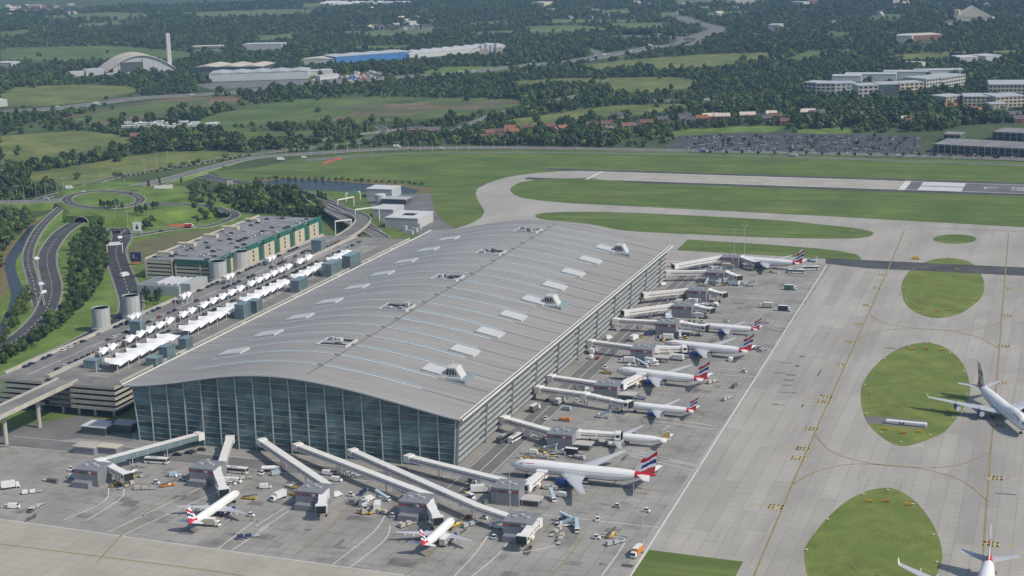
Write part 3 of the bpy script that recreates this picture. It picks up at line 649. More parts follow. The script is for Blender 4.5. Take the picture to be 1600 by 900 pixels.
# ================================================================== FORECOURT WEST OF THE TERMINAL
DZ = 18.
D = thing('forecourt_deck', 'long multi-level concrete forecourt deck beside the terminal', 'forecourt', (-240, 30, 0))
def DL(mb): mb.v = [(x+240, y-30, z) for x, y, z in mb.v]; return mb
def dbox(name, x0, x1, y0, y1, z0, z1, m): return DL(MB().box(x0, x1, y0, y1, z0, z1)).build(name, m, D)
dbox('deck_slab', -276, -203, 32, 430, DZ-1, DZ, 'deck')
for k, (x0, x1) in enumerate(((-204.5, -203.5), (-249.5, -247), (-277, -275))):
    for j in range(20): dbox('parapet', x0, x1, 33+j*19.8, 33+(j+1)*19.8-.15, DZ-.6, DZ+1.3 if k else DZ+1., 'concrete_wall')
for i in range(5):                               # storeys of the south end: solid bands with dark slots between
    z0 = 4.2+i*2.95
    for (x0, x1, y0) in ((-277.2, -247.5, 27), (-231, -203.3, 27)):
        dbox('storey_band', x0, x1, y0, y0+.5, z0, z0+1.75, 'concrete_wall')
    dbox('storey_band', -247.5, -231, 31, 31.5, z0, z0+1.75, 'concrete_wall') if i < 4 else None
    for j in range(9): dbox('storey_band', -203.6, -203.2, 27.5+j*20, 27.5+(j+1)*20-.2, z0, z0+1.5, 'concrete_wall')
    dbox('floor_slab', -276.5, -204, 28, 425, z0-.15, z0+.25, 'deck')
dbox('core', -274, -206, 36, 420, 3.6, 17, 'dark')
dbox('deck_slab', -276.6, -249, 27.5, 32, DZ-1, DZ-.01, 'deck'); dbox('deck_slab', -231, -203.4, 27.5, 32, DZ-1, DZ-.01, 'deck')
for x in (-272, -262, -252, -238, -228, -218, -206.5):
    for y in (30, 60, 90, 120): dbox('column', x-.6, x+.6, y-.6, y+.6, 0, 4.2, 'concrete_wall')
# marked lanes on the deck
for x in (-262.5,): dbox('lane_marking', x-.2, x+.2, 34, 425, DZ, DZ+.02, 'white_paint')
dbox('raised_footway', -230, -216, 40, 400, DZ, DZ+.15, 'apron'); dbox('raised_footway', -246.5, -241, 70, 400, DZ, DZ+.15, 'apron')
for y in (95, 165, 235, 300, 350, 390): dbox('footbridge', -203.6, -176, y-3, y+3, DZ-1, DZ+.6, 'concrete_wall')
# viaduct leaving the deck towards the south
V = thing('viaduct', 'concrete road viaduct running off the forecourt deck on tall columns', 'viaduct', (-235, 0, 0))
for k in range(5):
    MB().box(-6, 6, 31.8-k*22, 31.8-(k+1)*22+.08, DZ-1.1, DZ-.02).build('deck_span', 'deck', V)
    for e in (-1, 1): MB().box(e*6-.35, e*6+.35, 31.8-k*22, 31.8-(k+1)*22+.1, DZ-1.2, DZ+1.).build('parapet', 'concrete_wall', V)
for y in (4, -24, -52):
    MB().cyl(0, y, 0, DZ-1.6, 1.1, 12).build('column', 'concrete_wall', V); MB().box(-4, 4, y-.9, y+.9, DZ-2.6, DZ-1.55).build('crosshead', 'concrete_wall', V)
# ground under and beside it
sheet('service_road', P2([(-60,700),(0,672),(120,650),(205,660),(207,690),(120,685),(0,700)]), .03, 'oldroad')
sheet('verge_grass', P2([(-20,655),(40,640),(62,640),(50,652),(0,668)]), .04, 'lawn')
# white tent canopies
def canopy(i, x, y0, y1, wd, row):
    n = max(2, round((y1-y0)/11)); L = y1-y0
    o = thing('tent_canopy', '', 'canopy', (x, (y0+y1)/2, DZ))
    NX, NY = 6, n*6; mb = MB(); V_ = []
    for a in range(NY+1):
        for b in range(NX+1):
            t = a/NY*n; u = b/NX*2-1; ph = math.cos(2*math.pi*(t-.5))   # -1 at bay edge, +1 in the middle
            z = 4.2+2.0*(1-abs(u))**1.1*(.25+.75*max(0, -ph))+1.3*abs(u)**2*(-ph)
            V_.append((u*wd/2*(1-.42*(1+ph)/2*abs(u)), -L/2+a/NY*L, z))
    F_ = [(a*(NX+1)+b, a*(NX+1)+b+1, (a+1)*(NX+1)+b+1, (a+1)*(NX+1)+b) for a in range(NY) for b in range(NX)]
    V2 = [(x_, y_, z_-.08) for x_, y_, z_ in V_]; k = len(V_)
    mb.poly(V_+V2, F_+[tuple(k+q for q in f[::-1]) for f in F_]); mb.build('membrane', 'fabric', o, True)
    for a in range(n+1):
        for e in (-1, 1): MB().bar((e*wd*.42, -L/2+a*L/n*.99, 0), (e*wd*.42, -L/2+a*L/n*.99, 4.7), .16).build('pole', 'steel_white', o)
    auto(o, 'white canopy in the '+row+' row', 'canopy', 'white tent canopies on the forecourt')
for i, (a, b) in enumerate(((48, 112), (122, 190), (197, 258), (264, 312), (320, 356))): canopy(i, -221+i % 2, a, b, (16, 14, 12, 11, 10)[i], 'terminal-side')
for i, (a, b) in enumerate(((68, 86), (94, 148), (154, 174), (178, 236), (240, 304), (310, 336))): canopy(i, -241, a, b, 6.5, 'outer')
for i, (x, y) in enumerate(((-268, 148), (-266, 205), (-266, 262), (-266, 322))): canopy(9, x, y-6, y+6, 6, 'taxi lane')
# glass lift towers by the terminal
for i, (x, y, hx, hy, h) in enumerate([(-208, 85, 3.4, 6, 7), (-207, 70, 4, 5, 4.5), (-208, 105, 3.2, 5, 6.5), (-211, 178, 4, 6, 9), (-210, 192, 4, 5, 8), (-210, 253, 4, 9, 8), (-210, 302, 4.5, 11, 9), (-208, 330, 4, 12, 9), (-254, 128, 4.5, 3.5, 8), (-238, 57, 5, 4, 4.5), (-254, 372, 5, 5, 9)]):
    hx, hy = hx*.8, hy*.75; o = thing('lift_tower', '', 'lift tower', (x+2, y, DZ)); auto(o, 'blue-grey glazed lift tower', 'lift tower', 'glazed lift towers on the forecourt')
    MB().box(-hx+.1, hx-.1, -hy+.1, hy-.1, 0, h-.1).build('core', 'louvre_dark', o)
    for s in range(2):
        for k in range(int(2*hy/2.4)):
            y0 = -hy+k*2*hy/int(2*hy/2.4); w_ = 2*hy/int(2*hy/2.4)
            MB().box(hx-.1 if s else -hx, hx if s else -hx+.1, y0+.16, y0+w_-.16, .2, h-.3).build('glass_pane', 'glass_light', o)
        for k in range(3): MB().box(-hx+k*2*hx/3+.08, -hx+(k+1)*2*hx/3-.08, -hy if not s else hy-.1, -hy+.1 if not s else hy, .2, h-.3).build('glass_pane', 'glass_light', o)
    MB().box(-hx-.15, hx+.15, -hy-.15, hy+.15, h-.25, h+.1).build('roof_slab', 'glass_light', o)
# curved ramp and sign gantries at the north end
rp = [G(x, y, z) for x, y, z in [(455,405,18),(500,385,17),(540,368,15.5),(562,352,13.5),(567,342,11.5),(556,335,9),(535,330,6),(505,318,3),(470,308,1)]]
rp = smooth_line(rp, 5); ramp = thing('curved_ramp', 'curved elevated ramp sweeping from the forecourt to the approach road', 'ramp', (rp[0].x, rp[0].y, 0))
def solid(pts, w_, t, dz=0., off=0.):
    L, Rr = ribbon(pts, w_, dz, off); o0 = Vector((pts[0].x, pts[0].y, 0))
    return MB().loft([[a-o0, b-o0, b-o0-Vector((0, 0, t)), a-o0-Vector((0, 0, t))] for a, b in zip(L, Rr)])
solid(rp, 12, 1.4).build('roadway', 'oldroad', ramp)
for e in (-1, 1): solid(rp, .7, 2.2, 1.1, e*6.2).build('parapet', 'concrete_wall', ramp)
for k in range(3, len(rp)-8, 6): MB().cyl(rp[k].x-rp[0].x, rp[k].y-rp[0].y, 0, rp[k].z-1.2, .9, 10).build('column', 'concrete_wall', ramp)
rp2 = smooth_line([G(x, y, z) for x, y, z in [(482,309,2),(520,330,6),(560,352,10),(600,375,13),(590,392,15),(565,402,17)]], 5)
ramp2 = thing('approach_ramp', 'straight elevated approach ramp beside the small plant buildings', 'ramp', (rp2[0].x, rp2[0].y, 0))
solid(rp2, 11, 1.4).build('roadway', 'oldroad', ramp2)
for e in (-1, 1): solid(rp2, .7, 2., .9, e*5.8).build('parapet', 'concrete_wall', ramp2)
def gantry(a, b, h, label, sign='white'):
    A, B = G(*a), G(*b); o = thing('sign_gantry', label, 'gantry', ((A+B)/2), math.atan2((B-A).y, (B-A).x), 'gantries over the approach roads'); Ln = (B-A).length/2
    for e in (-1, 1): MB().bar((e*Ln, 0, 0), (e*Ln, 0, h), .4).build('post', 'steel_white', o)
    MB().box(-Ln, Ln, -.5, .5, h-.9, h).build('beam', 'steel_white', o)
    if sign: MB().box(-Ln*.7, Ln*.7, -.8, -.55, h-1.2, h+1.4).build('sign_panel', 'car_'+sign, o)
gantry((528,327), (553,322), 9, 'white portal gantry over the approach road, middle of three', None)
gantry((556,350), (593,345), 13, 'tall white portal gantry nearest the curved ramp', None)
gantry((541,315), (563,312), 8, 'portal gantry with green signs beside the pond', 'green')
gantry((525,377), (550,374), 17, 'lattice gantry across the forecourt ramp by the car park end', None)
gantry((168,397), (192,395), 8, 'white sign gantry across the dark approach road by the trees', 'white')
gantry((486,398), (512,398), 12, 'pale gantry at the car park corner', None)
# ================================================================== VENTILATION CYLINDERS
for i, (px, py, n_) in enumerate([(160,517,'nearest the forecourt end'), (207,497,'second from the forecourt end'), (342,440,'in front of the cream car park wall'), (377,424,'farthest, against the green glass corner')]):
    c = G(px, py); h = 15.5; r = 6.3 if i > 1 else 5.6
    o = thing('vent_cylinder', 'big silver ventilation cylinder '+n_, 'vent shaft', (c.x, c.y, 0), 0, 'silver ventilation cylinders')
    rr_ = lambda q, z: [(q*math.cos(2*math.pi*k/32), q*math.sin(2*math.pi*k/32), z) for k in range(32)]
    MB().loft([rr_(r*1.18, 0), rr_(r*1.18, 2.8)]).build('plinth', 'concrete_wall', o)
    MB().loft([rr_(r, 2.8), rr_(r, h), rr_(r*.93, h), rr_(r*.93, h-1.5)]).build('drum', 'silver', o)
    for k in range(12):
        t = 2*math.pi*k/12; MB().box(r, r+.1, -.08, .08, 2.8, h-.3, 0, t).build('seam', 'louvre', o)
    MB().loft([rr_(r*1.02, h-.5), rr_(r*1.02, h+.1), rr_(r*.95, h+.1), rr_(r*.95, h-.5)]).build('rim', 'silver_light', o)
    MARKS.append((['the cylinder by the forecourt end', 'the second silver cylinder', 'the cylinder before the car park', 'the cylinder by the green glass'][i], Vector((c.x, c.y))))
# ================================================================== MULTI-STOREY CAR PARK
Cp = thing('car_park', 'long multi-storey car park with cream walls and green glass top', 'car park', (-348, 425, 0))
def CL(mb): mb.v = [(x+348, y-425, z) for x, y, z in mb.v]; return mb
def cbox(name, *q, m, par=None): return CL(MB().box(*q)).build(name, m, par or Cp)
cbox('core', -375, -323, 338, 514, 0, 13.6, m='louvre_dark')
cbox('roof_deck', -376.4, -321.6, 336.4, 515, 13.6, 14.2, m='parking_roof')
for b in range(3):      # south face in three bays split by dark slots
    x0, x1 = [(-376.6, -353.5), (-351.5, -330), (-330, -321.4)][b]
    for s in range(5): cbox('spandrel', x0, x1, 335.8, 336.6, .2+s*2.85, 1.9+s*2.85, m='cream')
    for x in ((x0, x1-1.0) if b < 2 else (x1-1,)): cbox('pier', x, x+1.1, 335.6, 336.7, 0, 14.4, m='cream')
cbox('green_glazing', -351.5, -321.2, 335.5, 336.2, 12.4, 16.2, m='glass_green') if False else None
for k in range(10): cbox('green_glass_panel', -351.5+k*3.03, -351.5+(k+1)*3.03-.1, 335.45, 335.75, 12.1, 15.6, m='glass_green')
yy = 337.; k = 0
while yy < 512:         # east face: cream bays and recessed green glass bays
    L_ = 17 if k % 2 == 0 else 9
    if k % 2 == 0:
        w_ = cbox('cream_wall', -322, -320.2, yy, yy+L_, 0, 11.6, m='cream')
        for yw in (yy+L_*.5,):
            for z in (2.2, 5.4, 8.6): cbox('window', -320.25, -320.12, yw-1, yw+1, z, z+2., m='dark', par=w_)
        for j in range(6): cbox('green_glass_panel', -321.6, -320.4, yy+j*L_/6+.05, yy+(j+1)*L_/6-.05, 11.8, 15.4, m='glass_green')
    else:
        for j in range(3): cbox('green_glass_panel', -322.6, -322.1, yy+j*L_/3+.05, yy+(j+1)*L_/3-.05, .5, 15.2, m='glass_green')
    yy += L_+.1; k += 1
for j in range(9):
    cbox('west_wall', -376.9, -376.3, 337+j*19.7, 337+(j+1)*19.7-.2, 9, 15.2, m='cream')
for j in range(5): cbox('stair_head', -376-j % 2*3, -364, 352+j*34, 356+j*34, 14.2, 16.6, m='cream')
for j in range(26): cbox('roof_ridge', -374+(j % 3)*17, -374+(j % 3)*17+random.uniform(4, 11), 345+j*6.4, 345.7+j*6.4, 14.2, 14.2+random.uniform(.5, 1.2), m=random.choice(('louvre', 'parking_roof', 'vent')))
MARKS.append(('the green-topped car park', Vector((-348, 345))))
# white low building in front of the car park
q = G(222, 462); Wb = thing('plant_building', 'pale grey flat plant building with slanted roof fins', 'building', (-332, 302, 0))
MB().box(-22, 12, -14, 14, 0, 7).build('wall', 'silver_light', Wb); MB().box(-21, 11, -13, 13, 7, 7.2).build('roof', 'node_roof', Wb); MB().box(12, 20, -12, 12, 0, 9).build('wall', 'silver_light', Wb)
for k in range(4): MB().box(-8+k*5, -5.2+k*5, -12, 10, 7.2, 8.6).build('roof_fin', 'roof_white', Wb)
# small plant buildings by the pond
def block(name, label, c, hx, hy, h, wm, rm, rz_=0., windows=0, par=.5, cat='building', group=None, gl='dark'):
    o = thing(name, label, cat, (c[0], c[1], 0), rz_, group)
    MB().box(-hx, hx, -hy, hy, 0, h).build('wall', wm, o); MB().box(-hx-.3, hx+.3, -hy-.3, hy+.3, h, h+par).build('roof', rm, o)
    if windows:
        nx = max(2, int(2*hx/4.5)); ny = max(2, int(2*hy/4.5))
        for s in range(windows):
            z = h*(s+.35)/windows; dz = h/windows*.42
            for k in range(nx): MB().box(-hx+(k+.2)*2*hx/nx, -hx+(k+.8)*2*hx/nx, -hy-.12, -hy+.1, z, z+dz).build('window', gl, o)
            for k in range(ny): MB().box(hx-.1, hx+.12, -hy+(k+.2)*2*hy/ny, -hy+(k+.8)*2*hy/ny, z, z+dz).build('window', gl, o)
    return o
block('plant_shed', 'pale flat-roofed shed standing at the edge of the pond', G(600,306), 13, 11, 8, 'silver_light', 'roof_white')
o = block('plant_building', 'white square building with a dark roof well near the terminal corner', G(640,351), 15, 17, 8.5, 'white_wall', 'roof_white'); MB().box(-5, 6, -5, 5, 9, 9.06).build('roof_well', 'dark', o)
block('plant_building', 'low white block behind the one with the roof well', G(607,336), 10, 12, 7, 'white_wall', 'warehouse')
block('plant_building', 'dark glazed pavilion between pond shed and white blocks', G(620,318), 12, 7, 5, 'louvre_dark', 'silver_light')
c = G(595,317); o = thing('storage_tank', 'round white storage tank beside the pond shed', 'tank', (c.x, c.y, 0)); MB().cyl(0, 0, 0, 8, 5, 20).build('drum', 'white_wall', o); MB().cyl(0, 0, 8, 8.8, 5.1, 20, r1=.5).build('lid', 'roof_white', o)
for k, (px, py, a, b, h) in enumerate([(648,362,5,4,3),(655,358,3,4,4),(640,366,6,3,3),(632,360,4,4,3.5)]):
    c = G(px, py); o = auto(link('equipment_cabinet', None, None, (c.x, c.y, 0)), 'pale equipment cabinet in the plant yard', 'cabinet', 'equipment cabinets by the terminal corner')
    MB().box(-a/2, a/2, -b/2, b/2, 0, h).build('casing', 'silver_light', o); MB().box(-a/2+.3, a/2-.3, -b/2+.3, b/2-.3, h, h+.5).build('fan_deck', 'louvre', o)
MARKS.append(('the pond', Vector(G(540, 292)[:2]))); MARKS.append(('the white block with roof well', Vector(G(640, 351)[:2])))
# clutter of low roofs at the terminal's south-west foot
block('service_block', 'low grey service block with pale flat roof, left of the long one', G(138,706), 6, 4, 3.4, 'node_grey', 'concrete_wall')
block('service_block', 'long pale-roofed service block beside the grey one at the terminal foot', G(168,706), 7, 3, 3.0, 'node_grey', 'cream')
block('service_block', 'small shed with white roof under the deck end', G(155,675), 7, 5, 4, 'louvre_dark', 'roof_white')
block('service_block', 'small grey-roofed shed touching the terminal glass corner', G(196,672), 6, 4, 4, 'louvre_dark', 'silver_light')
# ================================================================== AIRCRAFT
ST = [(0,.02,-.22),(.008,.22,-.2),(.022,.44,-.16),(.045,.68,-.09),(.075,.87,-.03),(.11,.98,0),(.15,1,0),(.3,1,0),(.45,1,0),(.6,1,0),(.68,1,0),(.74,.94,.05),(.80,.82,.14),(.86,.64,.26),(.92,.42,.40),(.97,.22,.50),(1,.08,.54)]
def aircraft(label, nose, head, L, D, span, zc, neng=2, tailh=12., eng='plane_blue', tail='flag', hump=0., winglet=False, cr=None, sweep=.42, tailspan=None, belly=True, redcone=True, group=None, er=1.25, ey=(.3, .5)):
    o = thing('aeroplane', label, 'aeroplane', (nose[0], nose[1], 0), R(head), group); rad = D/2; cr = cr or L*.17; N = 24
    def pt(s, a, k=1.):
        for i in range(len(ST)-1):
            if ST[i][0] <= s <= ST[i+1][0]:
                t = (s-ST[i][0])/(ST[i+1][0]-ST[i][0]); r = ST[i][1]*(1-t)+ST[i+1][1]*t; zo = ST[i][2]*(1-t)+ST[i+1][2]*t; break
        c, sn = math.cos(a), math.sin(a); zz = sn*r
        if hump and sn > 0:
            hb = hump*max(0, min(1, s/.035))*max(0, min(1, (.36-s)/.10)); zz *= 1+hb
        return (-s*L, c*r*rad*k, zc+(zz*k+zo)*rad)
    SS = sorted(set([q[0] for q in ST]+[.19, .225, .26, .34, .38, .52]))
    mb = MB(); V_ = [pt(s, 2*math.pi*k/N) for s in SS for k in range(N)]; mb.v = V_
    for i in range(len(SS)-1):
        for k in range(N):
            mb.f.append((i*N+k, (i+1)*N+k, (i+1)*N+(k+1) % N, i*N+(k+1) % N)); a = math.sin(2*math.pi*(k+.5)/N)
            mb.m.append(1 if (belly and a < -.62 and SS[i] < .8) else (2 if (redcone and SS[i] >= .86 and tail == 'flag') else 0))
    mb.build('fuselage', ['plane_white', 'navy', 'plane_red'], o, True)
    def patch(name, s0, s1, a0, a1, m, n=6, par=o):
        mb = MB(); 
        for i in range(n):
            u0, u1 = s0+(s1-s0)*i/n, s0+(s1-s0)*(i+1)/n
            mb.face([pt(u0, a0, 1.006), pt(u1, a0, 1.006), pt(u1, a1, 1.006), pt(u0, a1, 1.006)])
        return mb.build(name, m, par)
    for e in (0, 1):
        f = (lambda a: a) if e == 0 else (lambda a: math.pi-a)
        patch('window_row', .10, .80, f(R(16)), f(R(21)), 'bridge_side', 14)
        patch('cockpit_window', .022, .05, f(R(28)), f(R(52)), 'car_glass', 2)
        patch('cockpit_window', .022, .045, f(R(58)), f(R(88)), 'car_glass', 2)
        if tail == 'flag':
            patch('livery_ribbon', .085, .18, f(R(37)), f(R(43)), 'plane_red', 5); patch('livery_ribbon', .075, .09, f(R(24)), f(R(40)), 'navy', 2)
    # wings
    xr = -L*.335
    def wing(e):
        secs = []
        for u, ch in ((.0, cr), (.36, cr*.56), (1., cr*.2)):
            y = e*(rad*.55+(span/2-rad*.55)*u); xle = xr-(span/2)*sweep*1.25*u if u else xr; xle = xr-abs(y)*sweep*1.62; z = zc-rad*.55+abs(y)*.085
            t = ch*.055*(1.25-.5*u); prof = [(0, 0), (.12, .75), (.4, 1), (.75, .5), (1, .05), (.75, -.25), (.4, -.6), (.12, -.5)]
            secs.append([(xle-q*ch, y, z+w_*t) for q, w_ in prof])
        if e < 0: secs = [s_[::-1] for s_ in secs]
        mb = MB().loft(secs); wg = mb.build('wing', 'wing_grey', o)
        if winglet:
            tp = secs[-1]; p0, p1 = Vector(max(tp)), Vector(min(tp))
            MB().loft([[p0+Vector((0, 0, -.05)), p1+Vector((0, 0, -.05)), p1+Vector((0, e*.15, 0)), p0+Vector((0, e*.15, 0))], [p0+Vector((-2.2, e*.6, 1.9)), p1+Vector((-.6, e*.6, 1.9)), p1+Vector((-.6, e*.7, 1.9)), p0+Vector((-2.2, e*.7, 1.9))]]).build('winglet', 'plane_white', wg)
        for k in (.35, .55, .75):
            y = e*span/2*k; x = xr-abs(y)*sweep*1.62-cr*(.8-.55*k); z = zc-rad*.55+abs(y)*.085-.35
            MB().bar((x+cr*.12, y, z), (x-cr*.22, y, z), .28, 0, 6).build('flap_fairing', 'wing_grey', wg)
    for e in (1, -1): wing(e)
    for i in range(neng):
        e = 1 if i % 2 == 0 else -1; k = ey[0] if (i < 2) else ey[1]
        if neng == 2: k = ey[0]
        y = e*span/2*k; x = xr-abs(y)*sweep*1.62; z = zc-rad*.55+abs(y)*.085-er*1.05
        ring = lambda xx, q: [(xx, y+q*math.cos(2*math.pi*j/14), z+q*math.sin(2*math.pi*j/14)) for j in range(14)]
        en = MB().loft([ring(x+er*2.3, er*.82), ring(x+er*2.3, er*.95), ring(x+er*1.4, er*1.05), ring(x, er), ring(x-er*1.2, er*.8)]).build('engine', eng, o, True)
        MB().loft([ring(x+er*2.32, er*.97), ring(x+er*2.36, er*.9), ring(x+er*2.32, er*.8), ring(x+er*1.8, er*.78)]).build('intake_lip', 'engine_metal', en)
        MB().loft([ring(x+er*2.0, er*.8), ring(x+er*1.99, er*.1)]).build('fan', 'dark', en)
        MB().loft([ring(x-er*1.2, er*.55), ring(x-er*2.2, er*.3)]).build('exhaust', 'engine_metal', en)
        MB().loft([[(x+er*.8, y-.15, z+er*.9), (x+er*.8, y+.15, z+er*.9), (x-er*2.6, y+.15, z+er*.6), (x-er*2.6, y-.15, z+er*.6)], [(x, y-.15, z+er*1.5), (x, y+.15, z+er*1.5), (x-er*3, y+.15, z+er*1.2), (x-er*3, y-.15, z+er*1.2)]]).build('pylon', 'wing_grey', en)
    # tailplane
    ts = tailspan or span*.36; tc = L*.095
    for e in (1, -1):
        a, b = (rad*.2, ts/2); z = zc+rad*.45; q = lambda y, x, ch, t: [(x, y, z+abs(y)*.1), (x-ch*.4, y, z+abs(y)*.1+t), (x-ch, y, z+abs(y)*.1), (x-ch*.4, y, z+abs(y)*.1-t)]
        s_ = [q(e*a, -L*.865, tc, .3), q(e*b, -L*.865-(b-a)*.62, tc*.42, .12)]
        MB().loft(s_ if e > 0 else [r_[::-1] for r_ in s_]).build('tailplane', 'plane_white' if neng == 2 else 'wing_grey', o)
    # fin in narrow cells so that the painted flag bends
    zb = zc+rad*.62; hf = tailh-zb; cb, ct = L*.15, L*.058; xb = -L*.835; xt = xb-hf*.74
    def fp(u, v, sd):
        x0 = xb+(xt-xb)*v; ch = cb+(ct-cb)*v; return (x0-u*ch, sd*(.38-.26*v)*math.sin(math.pi*min(max(u, .02), .98))**.5, zb+hf*v-.25*(1-v))
    def fc(u, v):
        if tail == 'gold':
            t = v-.35*u+.1*math.sin(u*7); return 3 if (t < .18 or (.3 < t < .42) or (.5 < t < .56)) else 0
        t = v-.30*u+.06*math.sin(u*6.0)
        if t < .03: return 1
        if t < .17: return 0
        if t < .36: return 2 if u > .25+.6*max(0, .2-t) else 0
        if t < .46: return 0
        if t < .68: return 1
        return 0
    mb = MB(); NU, NV = 22, 28
    for sd in (1, -1):
        for i in range(NU):
            for j in range(NV):
                q = [fp(i/NU, j/NV, sd), fp((i+1)/NU, j/NV, sd), fp((i+1)/NU, (j+1)/NV, sd), fp(i/NU, (j+1)/NV, sd)]
                mb.face(q if sd < 0 else q[::-1], fc((i+.5)/NU, (j+.5)/NV))
    mb.face([fp(0, 1, 1), fp(.5, 1, 1), fp(1, 1, 1), fp(.5, 1, -1)]); mb.build('fin', ['plane_white', 'plane_red', 'plane_blue', 'gold'], o)
    # undercarriage
    def gear(x, y, n):
        g = MB().bar((x, y, zc-rad*.4), (x, y, .7), .22, 0, 6).build('landing_gear', 'engine_metal', o)
        for k in range(n):
            for e in (-.45, .45): mb = MB(); mb.loft([[(x-k*1.4+.62*math.cos(t), y+e+d, .62+.62*math.sin(t)) for t in [2*math.pi*j/12 for j in range(12)]] for d in (-.2, .2)]); mb.build('wheel', 'tyre', g)
    gear(-L*.11, 0, 1)
    for e in (-1, 1): gear(-L*.49, e*rad*1.35, 2 if L > 45 else 1)
    return o
A320 = dict(L=37.6, D=3.95, span=34.1, zc=3.75, tailh=11.8, er=1.05, ey=(.34, .5), sweep=.34, cr=7.2)
B767 = dict(L=54.9, D=5.03, span=47.6, zc=4.9, tailh=15.9, er=1.4, ey=(.33, .5), sweep=.42, cr=10.5)
B777 = dict(L=70.0, D=6.2, span=60.9, zc=5.6, tailh=18.5, er=1.75, ey=(.32, .5), sweep=.42, cr=12.5)
B747 = dict(L=70.6, D=6.5, span=64.4, zc=5.9, tailh=19.4, er=1.4, ey=(.36, .65), sweep=.52, cr=14.5, hump=.36, neng=4, winglet=True, tailspan=22.2)
PLN = [
 ('largest parked jet, blue engines and flag tail, in front of the gable corner', (27, -1.6), 178, dict(B777), 'the big jet by the gable corner'),
 ('white jet with the gold patterned tail', (43, 55.5), 178, dict(A320, L=46.5, D=4.1, span=38, eng='plane_white', tail='gold', belly=False), 'the gold-tailed jet'),
 ('small flag-tailed jet at the stand just beyond the gold-tailed one', (53.5, 106.5), 175, dict(A320), 'the jet beyond the gold-tailed one'),
 ('wide flag-tailed jet with blue engine, third beyond the corner jet', (31, 164.5), 171, dict(B767), 'the third jet beyond the corner'),
 ('wide flag-tailed jet with dark blue engine, fourth beyond the corner jet', (43, 227.5), 171, dict(B767), 'the fourth jet beyond the corner'),
 ('short flag-tailed jet, fifth beyond the corner jet', (54, 277.5), 174, dict(A320), 'the fifth jet beyond the corner'),
 ('farthest parked flag-tailed jet, at the last stand before the grass', (36, 471), 169, dict(B767, L=52), 'the farthest parked jet'),
 ('slim white jet seen from behind on the left of the gable apron', (-81.2, -63.5), 90, dict(A320, L=44.5), 'the left jet before the gable'),
 ('short white jet seen from behind in the middle of the gable apron', (24.8, -70), 89, dict(A320, L=33.8), 'the middle jet before the gable'),
 ('four-engined jumbo jet taxiing across the middle oval of grass', (251.5, 112), -67.5, dict(B747), 'the taxiing jumbo'),
 ('four-engined jumbo jet seen from behind at the lower right corner', (242.6, -129), -90.5, dict(B747), 'the lower right jumbo'),
 ('jet mostly outside the frame, its red fin tip at the lower left edge', (-106, -214), -62, dict(A320), 'the lower left fin tip'),
]
for lb, n_, hd, kw, mk in PLN:
    o = aircraft(lb, n_, hd, group='flag-liveried airliners', **kw)
    d = Vector((math.cos(R(hd)), math.sin(R(hd)))); MARKS.append((mk, Vector(n_)-d*kw['L']*.4))
